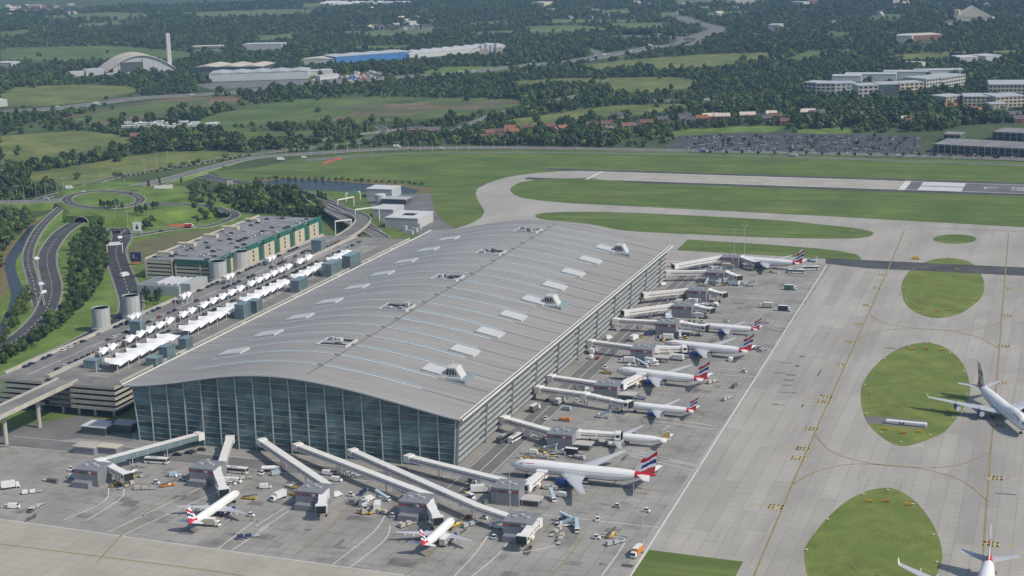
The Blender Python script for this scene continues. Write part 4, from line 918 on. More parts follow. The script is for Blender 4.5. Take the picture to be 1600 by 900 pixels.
# ================================================================== PIERS, LINK BRIDGES, AIR BRIDGES
def tube(name, label, a, b, w_, h, cat, glazed=False, legs=(), rot0=True, sections=1, group=None, cab=False):
    "covered walkway from a to b (points at its roof line)"
    a, b = Vector(a), Vector(b); d = b-a; L = d.length; o = thing(name, label, cat, (a.x, a.y, 0), math.atan2(d.y, d.x), group); sl = (b.z-a.z)/L
    L2 = math.hypot(d.x, d.y)
    def seg(nm, x0, x1, y0, y1, za, zb, m, par=o):
        q = lambda x: [(x, y0, a.z+sl*x+za), (x, y1, a.z+sl*x+za), (x, y1, a.z+sl*x+zb), (x, y0, a.z+sl*x+zb)]
        return MB().loft([q(x0), q(x1)]).build(nm, m, par)
    for s in range(sections):
        x0, x1 = L2*s/sections, L2*(s+1)/sections; ww = w_/2-s*.18; hh = s*.15
        t = seg('tunnel', x0, x1, -ww, ww, -h+hh, -.25-hh, 'glass_light' if glazed == 'g' else 'bridge_white')
        seg('roof', x0, x1, -ww-.12, ww+.12, -.25-hh, -hh, 'bridge_white')
        for e in (-1, 1):
            seg('side_band', x0+.4, x1-.4, e*(ww+.03)-.04, e*(ww+.03)+.04, -h*.62, -h*.42, 'bridge_band' if not glazed else 'glass_light', t)
            for k in range(1, max(2, int((x1-x0)/6))): seg('rib', x0+k*6-.1, x0+k*6+.1, e*(ww+.06)-.06, e*(ww+.06)+.06, -h+hh+.05, -.3-hh, 'bridge_side', t)
    if rot0:
        MB().box(-2.1, 1.4, -w_/2-.5, w_/2+.5, a.z-h-.3, a.z+.35).build('end_vestibule', 'bridge_white', o); MB().box(-2.2, -2.08, -w_/2+.3, w_/2-.3, a.z-h+.2, a.z-.4).build('door', 'dark', o)
    for k in legs:
        x = L2*k; MB().bar((x, -w_*.35, 0), (x, -w_*.35, a.z+sl*x-h), .25).build('leg', 'bridge_side', o); MB().bar((x, w_*.35, 0), (x, w_*.35, a.z+sl*x-h), .25).build('leg', 'bridge_side', o)
        MB().box(x-.3, x+.3, -w_*.5, w_*.5, a.z+sl*x-h-.5, a.z+sl*x-h).build('crossbeam', 'bridge_side', o)
    if cab:
        x = L2; MB().box(x-.4, x+2.6, -w_/2-.6, w_/2+.6, b.z-h-.1, b.z+.25).build('cab', 'bridge_white', o); MB().box(x+2.55, x+3.4, -w_/2-.3, w_/2+.3, b.z-h, b.z+.05).build('bellows', 'dark', o)
        for e in (-1, 1): MB().box(x+.2, x+2.2, e*(w_/2+.62)-.03, e*(w_/2+.62)+.03, b.z-h*.6, b.z-.5).build('cab_window', 'car_glass', o)
        xx = x-3.5
        for e in (-1, 1): MB().bar((xx, e*1.6, .6), (xx, e*1.6, b.z-h+.1), .28).build('lift_column', 'car_yellow', o); MB().bar((xx-.5, e*1.6, .5), (xx+.5, e*1.6, .5), .5, 0, 8).build('wheel', 'tyre', o)
        MB().box(xx-4.5, xx-1.5, -w_/2-.2, w_/2+.2, b.z-h-1.3, b.z-h-.1).build('machinery_box', 'bridge_white', o)
    return o
ZT = 7.4
NODES = [('f', (37.7, 45), 'the gold-tailed jet', (-6, 1)), ('a', (36.6, 130), 'the third jet beyond the corner jet', 0), ('b', (36.2, 206.5), 'the fourth jet beyond the corner jet', 0), ('c', (35.6, 267.5), 'the fifth jet beyond the corner jet', 0), ('d', (34.7, 313.5), 'the nearer empty stand', 0), ('e', (34.1, 358), 'the middle empty stand', 0), ('i', (34, 415), 'the farthest empty stand', 0), ('h', (34, 467), 'the farthest parked jet', 0), ('g', (37.4, -33.5), 'the largest parked jet', 0),
         ('k', (56, -70.5), 'the rightmost gable stand', 0), ('l', (4.5, -60), 'the middle gable jet', 0), ('m', (-45, -60), 'the empty stand between the gable jets', 0), ('n', (-107.4, -45), 'the left gable jet', 0), ('o', (-159.5, -60.5), 'the leftmost empty stand', 0)]
NP = {}
for k, c, who, _ in NODES:
    NP[k] = c; o = thing('pier_tower', f'grey boxy pier tower with red stripe serving {who}', 'pier tower', (c[0], c[1], 0), 0, 'grey pier towers')
    hx, hy, h = 6.5, 6., 7.8
    MB().box(-hx, hx, -hy, hy, 0, h-.6).build('wall', 'node_grey', o)
    MB().box(-hx-.15, hx+.15, -hy-.15, hy+.15, h-.6, h).build('roof', 'node_roof', o)
    for j in range(6): MB().box(-hx+j*2.167+.05, -hx+(j+1)*2.167-.05, -hy-.1, -hy, .2, h-1.9).build('cladding_panel', 'node_grey', o)
    MB().box(-hx-.04, hx+.04, -hy-.16, -hy-.02, h-1.75, h-1.25).build('stripe', 'red_stripe', o)
    s = MB().box(-2.8, .6, -hy-.2, -hy-.1, h-1.75, h-.95).build('sign', 'louvre_dark', o); MB().box(1.6, 3, -hy-.2, -hy-.1, h-1.85, h-.85).build('sign', 'car_white', o); MB().box(1.9, 2.3, -hy-.24, -hy-.2, h-1.7, h-1.0).build('sign', 'red_stripe', o)
    if k in 'fabcdg': 
        MB().box(hx+.1, hx+9, -hy+1, hy-4, 2.6, 3.1).build('canopy', 'bridge_side', o); MB().box(hx+.3, hx+8, -hy+1.8, hy-4.6, .1, 2.6).build('store', 'louvre_dark', o)
        for x in (hx+1, hx+8.6): MB().box(x-.12, x+.12, -hy+1.1, -hy+1.3, 0, 2.6).build('post', 'bridge_side', o)
    else: MB().box(-hx+1, hx-3, -hy-4, -hy-.3, 0, 2.8).build('annexe', 'node_roof', o)
    for j in range(3): MB().box(-4+j*3, -2.6+j*3, -1+j % 2*2, .4+j % 2*2, h, h+.7).build('roof_unit', 'silver_light', o)
def GZ(px, py, z=ZT): return tuple(G(px, py, z))
def nd(k, dx, dy, z=ZT): return (NP[k][0]+dx, NP[k][1]+dy, z)
lk = [('f', (2.5, 60)), ('a', (2.5, 137)), ('b', (2.5, 214)), ('c', (2.5, 268)), ('d', (2.5, 290)), ('e', (2.5, 340)), ('i', (1.5, 409)), ('h', (.5, 432))]
for k, s in lk:
    who = next(n[2] for n in NODES if n[0] == k)
    tube('link_bridge', f'white link bridge from the long wall towards {who}', (s[0], s[1], ZT), nd(k, -6.6, 1), 3.5, 2.9, 'bridge', legs=(.5,), group='link bridges on the long side')
tube('link_bridge', 'long white covered bridge running straight to the jet beyond the gold-tailed one', (2.5, 115, ZT), (29, 110, ZT), 3.5, 2.9, 'bridge', legs=(.5,), group='link bridges on the long side')
tube('air_bridge', 'telescopic white air bridge docked at the jet beyond the gold-tailed one', (30, 109.5, ZT), (53.5, 103.4, 6.6), 3.8, 3.1, 'air bridge', sections=3, cab=True, legs=(.0,), group='air bridges')
for k, s, t in [('g', GZ(640,712,7), None), ('l', GZ(466,694,7), None), ('m', GZ(410,687,7), None), ('n', GZ(359,683,7), None)]:
    who = next(n[2] for n in NODES if n[0] == k); e = nd(k, {'g': -4, 'l': 3.5, 'm': 4, 'n': 4}[k], 6.1)
    tube('link_bridge', f'white link bridge from the gable towards {who}', s, e, 3.4, 2.7, 'bridge', legs=(.33, .7), group='link bridges on the gable side')
kn = Vector(GZ(747,789)); tube('link_bridge', 'longest white link bridge crossing the gable apron diagonally', GZ(552,703,7), tuple(kn), 3.4, 2.7, 'bridge', legs=(.3, .6, .97), group='link bridges on the gable side')
tube('link_bridge', 'short white bridge joining the diagonal one to the rightmost gable tower', (kn.x, kn.y, ZT), nd('k', -6.6, 2), 3.4, 2.8, 'bridge', rot0=False, group='link bridges on the gable side')
kn = Vector(GZ(156,718)); tube('link_bridge', 'dull green glazed link bridge with white roof at the far left', GZ(310,677,7), tuple(kn), 3.6, 3.0, 'bridge', 'g', (.35, .7), group='link bridges on the gable side')
AB = [('g', (6.6, 4), (845, 737), 'the largest parked jet'), ('f', (6.6, 3), (962, 676), 'the gold-tailed jet'), ('a', (6.6, 3), (1000, 584), 'the third jet beyond the corner jet'), ('b', (6.6, 3), (1066, 541), 'the fourth jet beyond the corner jet'), ('c', (6.6, 3), (1098, 508), 'the fifth jet beyond the corner jet'), ('d', (6.6, 2), (1108, 481), 'the nearer empty stand'), ('e', (6.6, 2), (1128, 457), 'the middle empty stand'), ('i', (6.6, 2), (1152, 430), 'the farthest empty stand'), ('h', (6.6, 2), (1180, 408), 'the farthest parked jet'),
      ('n', (5.5, -2), (349, 762), 'the left gable jet'), ('l', (5.5, -1), (683, 806), 'the middle gable jet'), ('m', (5.5, -2), (502, 788), 'the empty stand between the gable jets'), ('k', (6, 0), (818, 835), 'the rightmost gable stand')]
for k, off, e, who in AB:
    b = Vector(GZ(*e, 6.9)); a = Vector(nd(k, *off)); 
    tube('air_bridge', f'white air bridge reaching towards {who}', tuple(a), tuple(b), 3.7, 3., 'air bridge', sections=2, cab=True, rot0=True, group='air bridges')
tube('air_bridge', 'short white air bridge at the leftmost empty stand', (kn.x, kn.y, ZT), GZ(196,738,7), 3.8, 3.2, 'air bridge', sections=2, cab=True, group='air bridges')
# ================================================================== VEHICLES
def wheels(mb, xs, w_, r=.42, m=0):
    for x in xs:
        for e in (-1, 1): mb.loft([[(x+r*math.cos(t), e*w_+d, r+r*math.sin(t)) for t in [2*math.pi*j/10 for j in range(10)]] for d in ((-.12, .12) if e > 0 else (-.12, .12))], m)
    return mb
def taper(mb, x0, x1, tx0, tx1, w0, w1, z0, z1, m=0):
    return mb.loft([[(x0, -w0, z0), (x1, -w0, z0), (x1, w0, z0), (x0, w0, z0)][::1], [(tx0, -w1, z1), (tx1, -w1, z1), (tx1, w1, z1), (tx0, w1, z1)]], m)
def carmesh(c):
    mb = MB(); taper(mb, -2.15, 2.15, -2.1, 2.05, .86, .84, .32, .82); taper(mb, -1.75, 1.15, -1.3, .45, .80, .66, .82, 1.38, 1); taper(mb, -1.28, .43, -1.2, .35, .655, .62, 1.38, 1.44)
    wheels(mb, (-1.3, 1.35), .78, .32, 2); return mb.mesh('car', ['car_'+c, 'car_glass', 'tyre'])
MC = {}
def vparts(kind, c):
    P = []; paint = 'car_'+c
    if kind == 'van':
        P += [('body', taper(taper(MB(), -2.6, 2.7, -2.6, 2.5, .98, .98, .35, 1.25), -2.6, 1.9, -2.55, 1.2, .98, .9, 1.25, 2.3), paint), ('windscreen', taper(MB(), 1.45, 1.98, .95, 1.32, .82, .78, 1.3, 2.1), 'car_glass'), ('wheel_set', wheels(MB(), (-1.7, 1.7), .9, .36), 'tyre')]
    elif kind == 'bus':
        P += [('body', taper(MB(), -6, 6, -5.9, 5.9, 1.27, 1.22, .4, 3.05), paint), ('window_band', MB().box(-5.7, 5.5, -1.31, 1.31, 1.45, 2.55), 'car_glass'), ('windscreen', MB().box(5.85, 6.04, -1.1, 1.1, 1.2, 2.7), 'car_glass'), ('roof_unit', MB().box(-3, 1, -.8, .8, 3.05, 3.35), 'car_silver'), ('wheel_set', wheels(MB(), (-3.8, 4), 1.16, .5), 'tyre')]
    elif kind == 'truck':
        P += [('cab', taper(MB(), 2.3, 4.2, 2.3, 3.9, 1.15, 1.1, .5, 2.6), 'car_white'), ('windscreen', MB().box(4., 4.16, -1, 1, 1.5, 2.3), 'car_glass'), ('cargo_box', MB().box(-4.2, 2.05, -1.25, 1.25, .95, 3.6), paint), ('box_roof', MB().box(-4.2, 2.05, -1.22, 1.22, 3.6, 3.66), 'car_white'), ('chassis', MB().box(-4.2, 3.9, -.5, .5, .5, .9), 'tyre'), ('wheel_set', wheels(MB(), (-3, 3.1), 1.05, .48), 'tyre')]
    elif kind == 'tanker':
        P += [('cab', taper(MB(), 2.6, 4.5, 2.6, 4.2, 1.15, 1.1, .5, 2.5), 'car_white'), ('windscreen', MB().box(4.3, 4.46, -1, 1, 1.5, 2.2), 'car_glass'), ('tank', MB().loft([[(x, 1.2*math.cos(t), 2+1.0*math.sin(t)) for t in [2*math.pi*j/12 for j in range(12)]] for x in (-4.4, 2.3)]), paint), ('chassis', MB().box(-4.4, 4.2, -.5, .5, .5, 1), 'tyre'), ('wheel_set', wheels(MB(), (-3.4, -2, 3.3), 1.05, .48), 'tyre')]
    elif kind == 'tug':
        P += [('body', taper(MB(), -1.6, 1.7, -1.5, 1.6, .8, .78, .3, 1.0), paint), ('cab', taper(MB(), -.8, .6, -.7, .4, .72, .66, 1.0, 1.85), 'car_glass'), ('cab_roof', MB().box(-.8, .5, -.7, .7, 1.85, 1.95), 'car_white'), ('wheel_set', wheels(MB(), (-1, 1.1), .74, .36), 'tyre')]
    elif kind == 'dolly':
        P += [('bed', MB().box(-6, -3.2, -.9, .9, .45, .6).box(-2.6, .2, -.9, .9, .45, .6).box(.8, 3.6, -.9, .9, .45, .6), 'car_silver'), ('container', taper(taper(MB(), -5.9, -3.3, -5.6, -3.3, .85, .85, .6, 2.0), -2.5, .1, -2.3, .1, .85, .85, .6, 1.7), paint), ('tow_bar', MB().box(-6.5, 4.2, -.06, .06, .4, .5), 'tyre'), ('wheel_set', wheels(MB(), (-5.4, -3.8, -2, -.4, 1.4, 3), .7, .25), 'tyre')]
    elif kind == 'loader':
        P += [('chassis', MB().box(-3.4, 3.4, -.9, .9, .4, .95), paint), ('conveyor', MB().loft([[(-3.8, -.5, .9), (-3.8, .5, .9), (-3.8, .5, 1.15), (-3.8, -.5, 1.15)], [(4.2, -.5, 2.5), (4.2, .5, 2.5), (4.2, .5, 2.75), (4.2, -.5, 2.75)]]), 'car_grey'), ('cab', taper(MB(), .2, 1.5, .3, 1.4, .35, .3, .95, 1.9), 'car_white'), ('wheel_set', wheels(MB(), (-2.3, 2.3), .8, .4), 'tyre')]
    elif kind == 'stairs':
        P += [('chassis', MB().box(-3.5, 2.6, -1, 1, .4, .9), paint), ('cab', taper(MB(), 1.6, 3.1, 1.6, 2.7, 1, .95, .5, 2.1), paint), ('windscreen', MB().box(2.75, 3.05, -.85, .85, 1.2, 1.9), 'car_glass'), ('flight', MB().loft([[(2.2, -.8, 1.1), (2.2, .8, 1.1), (2.2, .8, 1.9), (2.2, -.8, 1.9)], [(-4.5, -.8, 3.6), (-4.5, .8, 3.6), (-4.5, .8, 4.5), (-4.5, -.8, 4.5)]]), 'car_pale_blue'), ('leg', MB().box(-4, -3.7, -.7, .7, .8, 3.6), 'car_silver'), ('wheel_set', wheels(MB(), (-2.3, 1.8), .9, .42), 'tyre')]
    return P
def vehicle(kind, c, px, py, head=90., z=0., grp='airport vehicles', where=None, parts=True):
    p = G(px, py, z) if where is None else Vector(where); nm = {'car': 'car', 'van': 'van', 'bus': 'bus', 'truck': 'box_truck', 'tanker': 'tanker_truck', 'tug': 'baggage_tug', 'dolly': 'baggage_train', 'loader': 'belt_loader', 'stairs': 'stair_truck'}[kind]
    if (kind, c) not in MC: MC[kind, c] = carmesh(c) if kind == 'car' else [(n_, m_.mesh(n_, mm)) for n_, m_, mm in vparts(kind, c)]
    loc = (p.x, p.y, z+.06)
    if kind == 'car': o = link(nm, MC[kind, c], None, loc, R(head))
    else:
        o = link(nm, None, None, loc, R(head))
        for n_, me in MC[kind, c]: link(n_, me, o)
    auto(o, c.replace('_', ' ')+' '+nm.replace('_', ' '), nm.replace('_', ' '), grp); return o
V = [(967,516,'van','white',90),(951,530,'van','white',60),(927,552,'truck','white',90),(924,560,'van','white',90),(934,561,'car','red',90),(991,532,'truck','white',80),(912,612,'truck','white',80),(875,631,'truck','silver',80),(885,641,'van','pale_blue',170),(855,627,'car','black',90),(836,642,'truck','grey',80),(942,653,'stairs','white',175),(1000,624,'loader','pale_blue',170),(875,657,'dolly','orange',175),(853,656,'tug','white',90),(1142,564,'van','white',90),(1162,582,'tug','white',170),(1117,597,'dolly','cream',60),(1151,603,'dolly','grey',80),(1139,623,'dolly','silver',70),(946,576,'tug','white',80),(948,584,'loader','yellow',170),(1057,563,'truck','white',175),(1025,566,'dolly','silver',180),(1072,467,'truck','orange',180),(1197,481,'truck','cream',180),(1090,497,'truck','white',170),(1135,503,'tug','white',0),(1189,547,'dolly','grey',0),(1188,550,'tug','silver',0),
 (788,688,'bus','grey',80),(806,688,'bus','white',80),(844,685,'loader','white',170),(890,711,'truck','black',175),(1010,800,'tug','white',175),(964,793,'tug','silver',180),(891,816,'stairs','white',0),(934,814,'tug','white',90),(995,868,'truck','orange',262),(839,818,'car','grey',90),(932,842,'tug','white',0),(955,838,'loader','yellow',80),(966,849,'dolly','silver',50),(815,722,'tug','white',90),(825,717,'loader','yellow',180),(857,717,'dolly','silver',0),
 (512,742,'van','white',0),(522,740,'car','white',0),(526,752,'van','white',0),(545,742,'car','white',20),(553,745,'car','silver',20),(562,744,'van','white',20),(526,776,'van','white',60),(577,782,'van','white',60),(572,797,'tug','white',0),(586,802,'dolly','cream',30),(570,803,'loader','yellow',0),(614,808,'tug','silver',60),(627,823,'tug','white',0),(642,820,'dolly','cream',60),(640,815,'tug','white',90),(772,842,'tug','pale_blue',90),(750,770,'truck','white',20),(732,810,'tug','red',60),(740,820,'dolly','silver',60),(415,763,'van','white',20),(424,737,'tanker','white',20),(432,742,'van','pale_blue',50),(697,850,'truck','silver',89),(690,822,'stairs','silver',120) if False else (712,822,'loader','yellow',60),
 (245,724,'bus','white',5),(369,739,'bus','white',0),(356,753,'van','white',20),(369,754,'van','white',0),(362,757,'car','white',0),(22,794,'van','white',20),(11,793,'car','white',20),(17,763,'truck','white',40),(272,744,'van','pale_blue',50),(244,756,'tug','white',0),(330,822,'truck','cream',5),(392,840,'dolly','navy_blue',40),(392,807,'tug','white',0),(205,719,'car','black',0),(295,709,'car','black',10),(277,712,'car','black',10),(315,704,'car','black',10),(301,707,'car','grey',10),(262,760,'loader','orange',40),(230,765,'dolly','cream',20),(212,745,'loader','cream',0),(390,780,'loader','yellow',0),(60,792,'dolly','silver',90),(48,800,'tug','grey',90),(55,770,'dolly','white',40),
 (1245,427,'bus','white',5),(1267,422,'bus','white',12),(1205,426,'tug','yellow',0),(1431,405,'van','yellow',5),(1235,453,'truck','green',0),(1226,486,'truck','black',0),(1137,419,'truck','orange',0),(1171,447,'stairs','white',170),(1132,443,'truck','white',5),(1069,432,'van','white',5),(1057,417,'truck','orange',5),(1036,446,'van','white',60),(1268,409,'stairs','pale_blue',160),(1160,445,'tug','white',0),(1110,432,'truck','grey',0),(1212,427,'car','white',0),
 (57,426,'car','yellow',75),(64,446,'van','white',80),(67,459,'van','white',250),(195,433,'truck','white',85),(187,373,'van','white',80),(57,406,'van','white',75),(296,356,'truck','red',20),(303,356,'car','white',20),(252,362,'car','black',20)]
for px, py, k, c, h in V: vehicle(k, c, px, py, h)
for px, py, k, c, h, z in [(109,296,'truck','white',20,0),(157,292,'van','white',20,0),(72,312,'van','pale_blue',0,6.1),(620,231,'truck','white',0,0),(439,251,'truck','white',20,0),(475,247,'van','white',15,0),(730,231,'car','white',0,0),(540,236,'car','white',0,0),(690,233,'van','white',0,0),(350,262,'car','red',20,0),(640,235,'car','grey',0,0),(270,280,'car','grey',30,2),(130,300,'car','white',60,6.1),(205,303,'car','grey',0,6.1),(1240,245,'truck','silver',0,0),(1405,244,'van','white',0,0),(900,233,'car','white',0,0),(1100,238,'truck','blue',0,0),
        (150,163,'truck','white',10,0),(300,149,'van','white',10,0),(548,128,'truck','white',10,0),(520,130,'car','white',10,0),(600,123,'van','white',10,0),(720,114,'truck','white',10,0),(740,112,'van','white',10,0),(828,102,'truck','white',20,0),(870,99,'van','white',20,0),(945,87,'truck','white',20,0),(985,81,'van','white',20,0),(1030,55,'truck','white',0,0),(1016,72,'truck','white',20,0),(667,118,'van','silver',10,0),(250,151,'car','white',10,0),(90,168,'van','white',5,0),(885,153,'van','white',30,0),(1105,158,'truck','white',0,0),(1120,159,'van','white',0,0),(1078,158,'car','white',0,0)]:
    vehicle(k, c, px, py, h, z, 'road traffic')
# parked cars on the forecourt
for x, cs in ((-251.8, 'far'), (-273, 'out'), (-260, 'lane'), (-236, 'in')):
    y = 42.
    while y < 405:
        y += random.uniform(5.3, 7)
        pr = .92 if cs == 'far' else (.7 if cs == 'out' else (.34 if cs == 'lane' else .6))
        if random.random() > pr or (cs == 'out' and y > 150 and random.random() < .5): continue
        if cs == 'in' and y < 80: continue
        c = random.choice(['black']*8+['grey']*4+['navy_blue']*4+['silver']*2+['white', 'red'])
        o = link('car', MC.setdefault(('car', c), None) or MC.update({('car', c): carmesh(c)}) or MC['car', c], None, (x+random.uniform(-.3, .3), y, DZ+.03), R(90 if random.random() < .7 else 78))
        tag(o, c.replace('_', ' ')+' car standing on the forecourt deck '+{'far': 'along the inner parapet', 'out': 'along the outer parapet', 'lane': 'in the middle lane', 'in': 'by the outer tent canopies'}[cs], 'car', c+' cars on the forecourt deck '+cs)
for k in range(150):     # roof of the car park
    x = -372+(k % 5)*11+random.uniform(-.3, .3); y = 343+(k//5)*5.6
    if random.random() < .74: continue
    c = random.choice(['silver', 'white', 'grey', 'black', 'navy_blue', 'grey']); MC.setdefault(('car', c), None); MC['car', c] = MC['car', c] or carmesh(c)
    tag(link('car', MC['car', c], None, (x, y, 14.25), R(0)), c.replace('_', ' ')+' car parked on the roof of the green-topped car park', 'car', c+' cars on the car park roof')
# loose ground equipment round the stands
for k, c_, who, _ in NODES:
    south = c_[1] < -30
    for j in range(9):
        kd = random.choice((('dolly', 'silver'), ('dolly', 'cream'), ('dolly', 'grey'), ('tug', 'white'), ('tug', 'white'), ('loader', 'yellow'), ('loader', 'white'), ('van', 'white'), ('tug', 'yellow'), ('stairs', 'white'), ('truck', 'white'), ('car', 'white'), ('dolly', 'navy_blue')))
        if south: p = (c_[0]+random.choice((-1, 1))*random.uniform(9, 22), c_[1]+random.uniform(-6, 22))
        else: p = (c_[0]+random.uniform(-14, 16), c_[1]-random.uniform(8, 17))
        if p[0] < 4 and not south: continue
        vehicle(kd[0], kd[1], 0, 0, random.choice((0, 90, 180, 270))+random.gauss(0, 14), 0, 'airport vehicles', (p[0], p[1], 0))
# long white object on the middle oval
c = G(1416, 664); o = thing('screened_trailer', 'long low white trailer parked on the grey strip of the middle oval', 'trailer', (c.x, c.y, 0), R(-4))
MB().box(-10, 10, -1.3, 1.3, .5, 1.7).build('body', 'car_white', o); MB().box(-9.8, 9.8, -1.2, 1.2, 1.7, 1.85).build('lid', 'car_white', o); MB().box(-9.4, 9.4, -1, 1, .25, .5).build('chassis', 'tyre', o); MB().box(-3.4, -2.6, -1.36, -1.3, .7, 1.5).build('mark', 'navy', o); MB().box(-1.8, -.6, -1.36, -1.3, .7, 1.5).build('mark', 'car_green', o)
sheet('hardstanding', P2([(1351,650),(1400,653),(1449,658),(1450,669),(1420,668),(1355,661)]), .04, 'oldroad')
# taxiway signs and lights on the ovals
for i, (px, py, col) in enumerate([(1425,546,'yellow'),(1447,546,'orange'),(1472,548,'yellow'),(1383,672,'yellow'),(1411,678,'orange'),(1436,676,'yellow'),(1358,785,'yellow'),(1385,785,'orange'),(1419,790,'yellow'),(1440,483,'yellow'),(1465,488,'orange'),(1482,485,'yellow'),(1495,422,'yellow'),(1332,363,'yellow')]):
    c = G(px, py); o = link('taxiway_sign', None, None, (c.x, c.y, 0)); auto(o, col+' taxiway sign board on short legs', 'sign', 'taxiway sign boards on the ovals')
    MB().box(-1.5, 1.5, -.25, .25, .3, 1.3).build('board', 'car_'+col, o)
    for e in (-1.1, 1.1): MB().box(e-.1, e+.1, -.1, .1, 0, .3).build('leg', 'tyre', o)
MARKS += [('the upper oval of grass', Vector((188, 440))), ('the middle oval of grass', Vector((192, 185))), ('the lower oval of grass', Vector((196, -60)))]
for i, (ov) in enumerate((ov1, ov2, ov3)):
    for j in range(0, len(ov), 2):
        if ov[j][1] > 898: continue
        c = G(*ov[j]); cc = Vector((190, [440, 185, -60][i], 0)); c = c.lerp(cc, .05); o = link('edge_light', None, None, (c.x, c.y, 0)); MB().cyl(0, 0, 0, .5, .25, 6).build('stem', 'car_silver', o); MB().box(-.5, .5, -.35, .35, .5, .7).build('head', 'car_white', o)
        tag(o, 'small white edge light on the rim of the '+['upper', 'middle', 'lower'][i]+' oval of grass', 'light', 'edge lights of the '+['upper', 'middle', 'lower'][i]+' oval')
# ================================================================== FAR BUILDINGS
SOFT = []
def addland(pts, grow=1.0):
    c = np.mean(np.array(pts), 0); LANDAREA.append(c+(np.array(pts)-c)*grow)
def slab(name, label, a, b, depth, h, wm, rm, storeys=0, cat='building', group=None, gl='dark', ridge=0., bays=0, step=4.5):
    A, B = G(*a), G(*b); d = B-A; L = d.length; an = math.atan2(d.y, d.x); o = thing(name, label, cat, ((A+B)/2), an, group)
    hx = L/2; w_ = MB().box(-hx, hx, 0, depth, 0, h).build('wall', wm, o)
    if ridge:
        n = bays or 1; r_ = MB()
        for k in range(n):
            x0, x1 = -hx-.4+k*(2*hx+.8)/n, -hx-.4+(k+1)*(2*hx+.8)/n; xm = (x0+x1)/2
            MB().loft([[(x0, -.6, h), (x1, -.6, h), (xm, -.6, h+ridge)], [(x0, depth+.6, h), (x1, depth+.6, h), (xm, depth+.6, h+ridge)]]).build('roof', rm, o)
    else: MB().box(-hx-.4, hx+.4, -.4, depth+.4, h, h+.8).build('roof', rm, o)
    if storeys:
        n = max(2, int(L/step))
        for s in range(storeys):
            z = h*(s+.3)/storeys; dz = h/storeys*.5
            for k in range(n): MB().box(-hx+(k+.18)*L/n, -hx+(k+.82)*L/n, -.15, .05, z, z+dz).build('window', gl, w_)
    q = [Vector((x, y, 0)) for x, y in ((-hx, -12), (hx, -12), (hx, depth), (-hx, depth))]; ca, sa = math.cos(an), math.sin(an); M_ = (A+B)/2
    addland([(M_.x+v.x*ca-v.y*sa, M_.y+v.x*sa+v.y*ca) for v in q], 1.04); return o
# arched hall with its chimney
A = G(166, 117); gd = Vector((.72, .694, 0)); an = math.atan2(gd.y, gd.x)
H = thing('arched_hall', 'pale arched industrial hall with tall twin chimney, upper left', 'industrial hall', A, an); W_, Dp, Rs = 124., 82., 33.
arc = [(W_*k/24, 6+Rs*math.sin(math.pi*(.07+.86*k/24))-Rs*math.sin(math.pi*.07)) for k in range(25)]
for j in range(5):
    y0, y1 = Dp*j/5-3 if j == 0 else Dp*j/5, Dp*(j+1)/5-.6
    MB().loft([[(x, y0, z) for x, z in arc]+[(x, y0, z-1.6) for x, z in arc[::-1]], [(x, y1, z) for x, z in arc]+[(x, y1, z-1.6) for x, z in arc[::-1]]]).build('roof_vault', 'tan_roof', H)
MB().loft([[(0, y, 0)]+[(x, y, z-1.5) for x, z in arc]+[(W_, y, 0)] for y in (0, Dp-2)]).build('wall', 'silver_light', H)
g = MB().box(26, 66, -.5, .1, 3, 20).build('dark_door', 'louvre_dark', H); MB().box(3, 13, -.5, .1, 4, 10).build('dark_door', 'dark', H)
for x in (24, 67, 86, 102): MB().box(x-.6, x+.6, -.8, 0, 0, 28 if x < 90 else 20).build('pilaster', 'white_wall', H)
ch = MB().cyl(117, 20, 0, 66, 2.3, 14).build('chimney', 'silver', H); MB().cyl(121, 22, 0, 66, 2.3, 14).build('chimney', 'silver', H)
MB().box(-34, -2, 6, 40, 0, 10).build('side_annexe', 'silver_light', H); MB().box(-60, -34, 10, 30, 0, 8).build('side_annexe', 'white_wall', H)
addland([(A+gd*x+Vector((-.694, .72, 0))*y)[:2] for x, y in ((-60, -10), (125, -10), (125, 110), (-60, 110))])
MARKS.append(('the arched hall', Vector((-1310, 1830))))
slab('warehouse', 'tan roofed warehouse right of the arched hall', (305,113), (410,112), 75, 9, 'louvre_dark', 'tan_roof', ridge=3, bays=3)
slab('warehouse', 'large pale warehouse with ridged roof beside the motorway', (327,128), (482,123), 60, 13, 'warehouse', 'silver_light', ridge=2, bays=5)
slab('warehouse', 'small white warehouse behind the large pale one', (472,101), (522,100), 40, 9, 'white_wall', 'tan_roof', ridge=3)
slab('warehouse', 'long blue clad warehouse with grey roof', (525,100), (645,91), 55, 13, 'blue_clad', 'silver', ridge=1.5, bays=4)
slab('warehouse', 'long white zigzag-roofed warehouse behind the blue one', (640,92), (790,78), 45, 9, 'warehouse', 'roof_white', ridge=4, bays=9)
slab('warehouse', 'white flat warehouse among trees above the pale warehouses', (380,79), (440,78), 40, 12, 'white_wall', 'silver')
slab('warehouse', 'low cream works right of the arched hall chimney', (300,80), (345,79), 30, 9, 'white_wall', 'tan_roof', 1)
slab('warehouse', 'small white shed at the left edge', (-8,105), (18,105), 30, 8, 'white_wall', 'roof_white')
slab('warehouse', 'white box building at the left edge beside the motorway', (-10,168), (12,166), 25, 9, 'white_wall', 'roof_white')
slab('yard_shed', 'white low store in the yard by the motorway', (482,119), (520,117), 25, 8, 'white_wall', 'warehouse')
slab('yard_shed', 'small grey store by the motorway yard', (500,125), (530,122), 16, 6, 'warehouse', 'silver')
sheet('yard', P2([(300,130),(490,124),(590,112),(620,114),(560,124),(480,132),(330,140)]), -.1, 'oldroad'); addland(P2([(295,132),(490,122),(590,110),(620,114),(560,126),(480,134),(330,141)]))
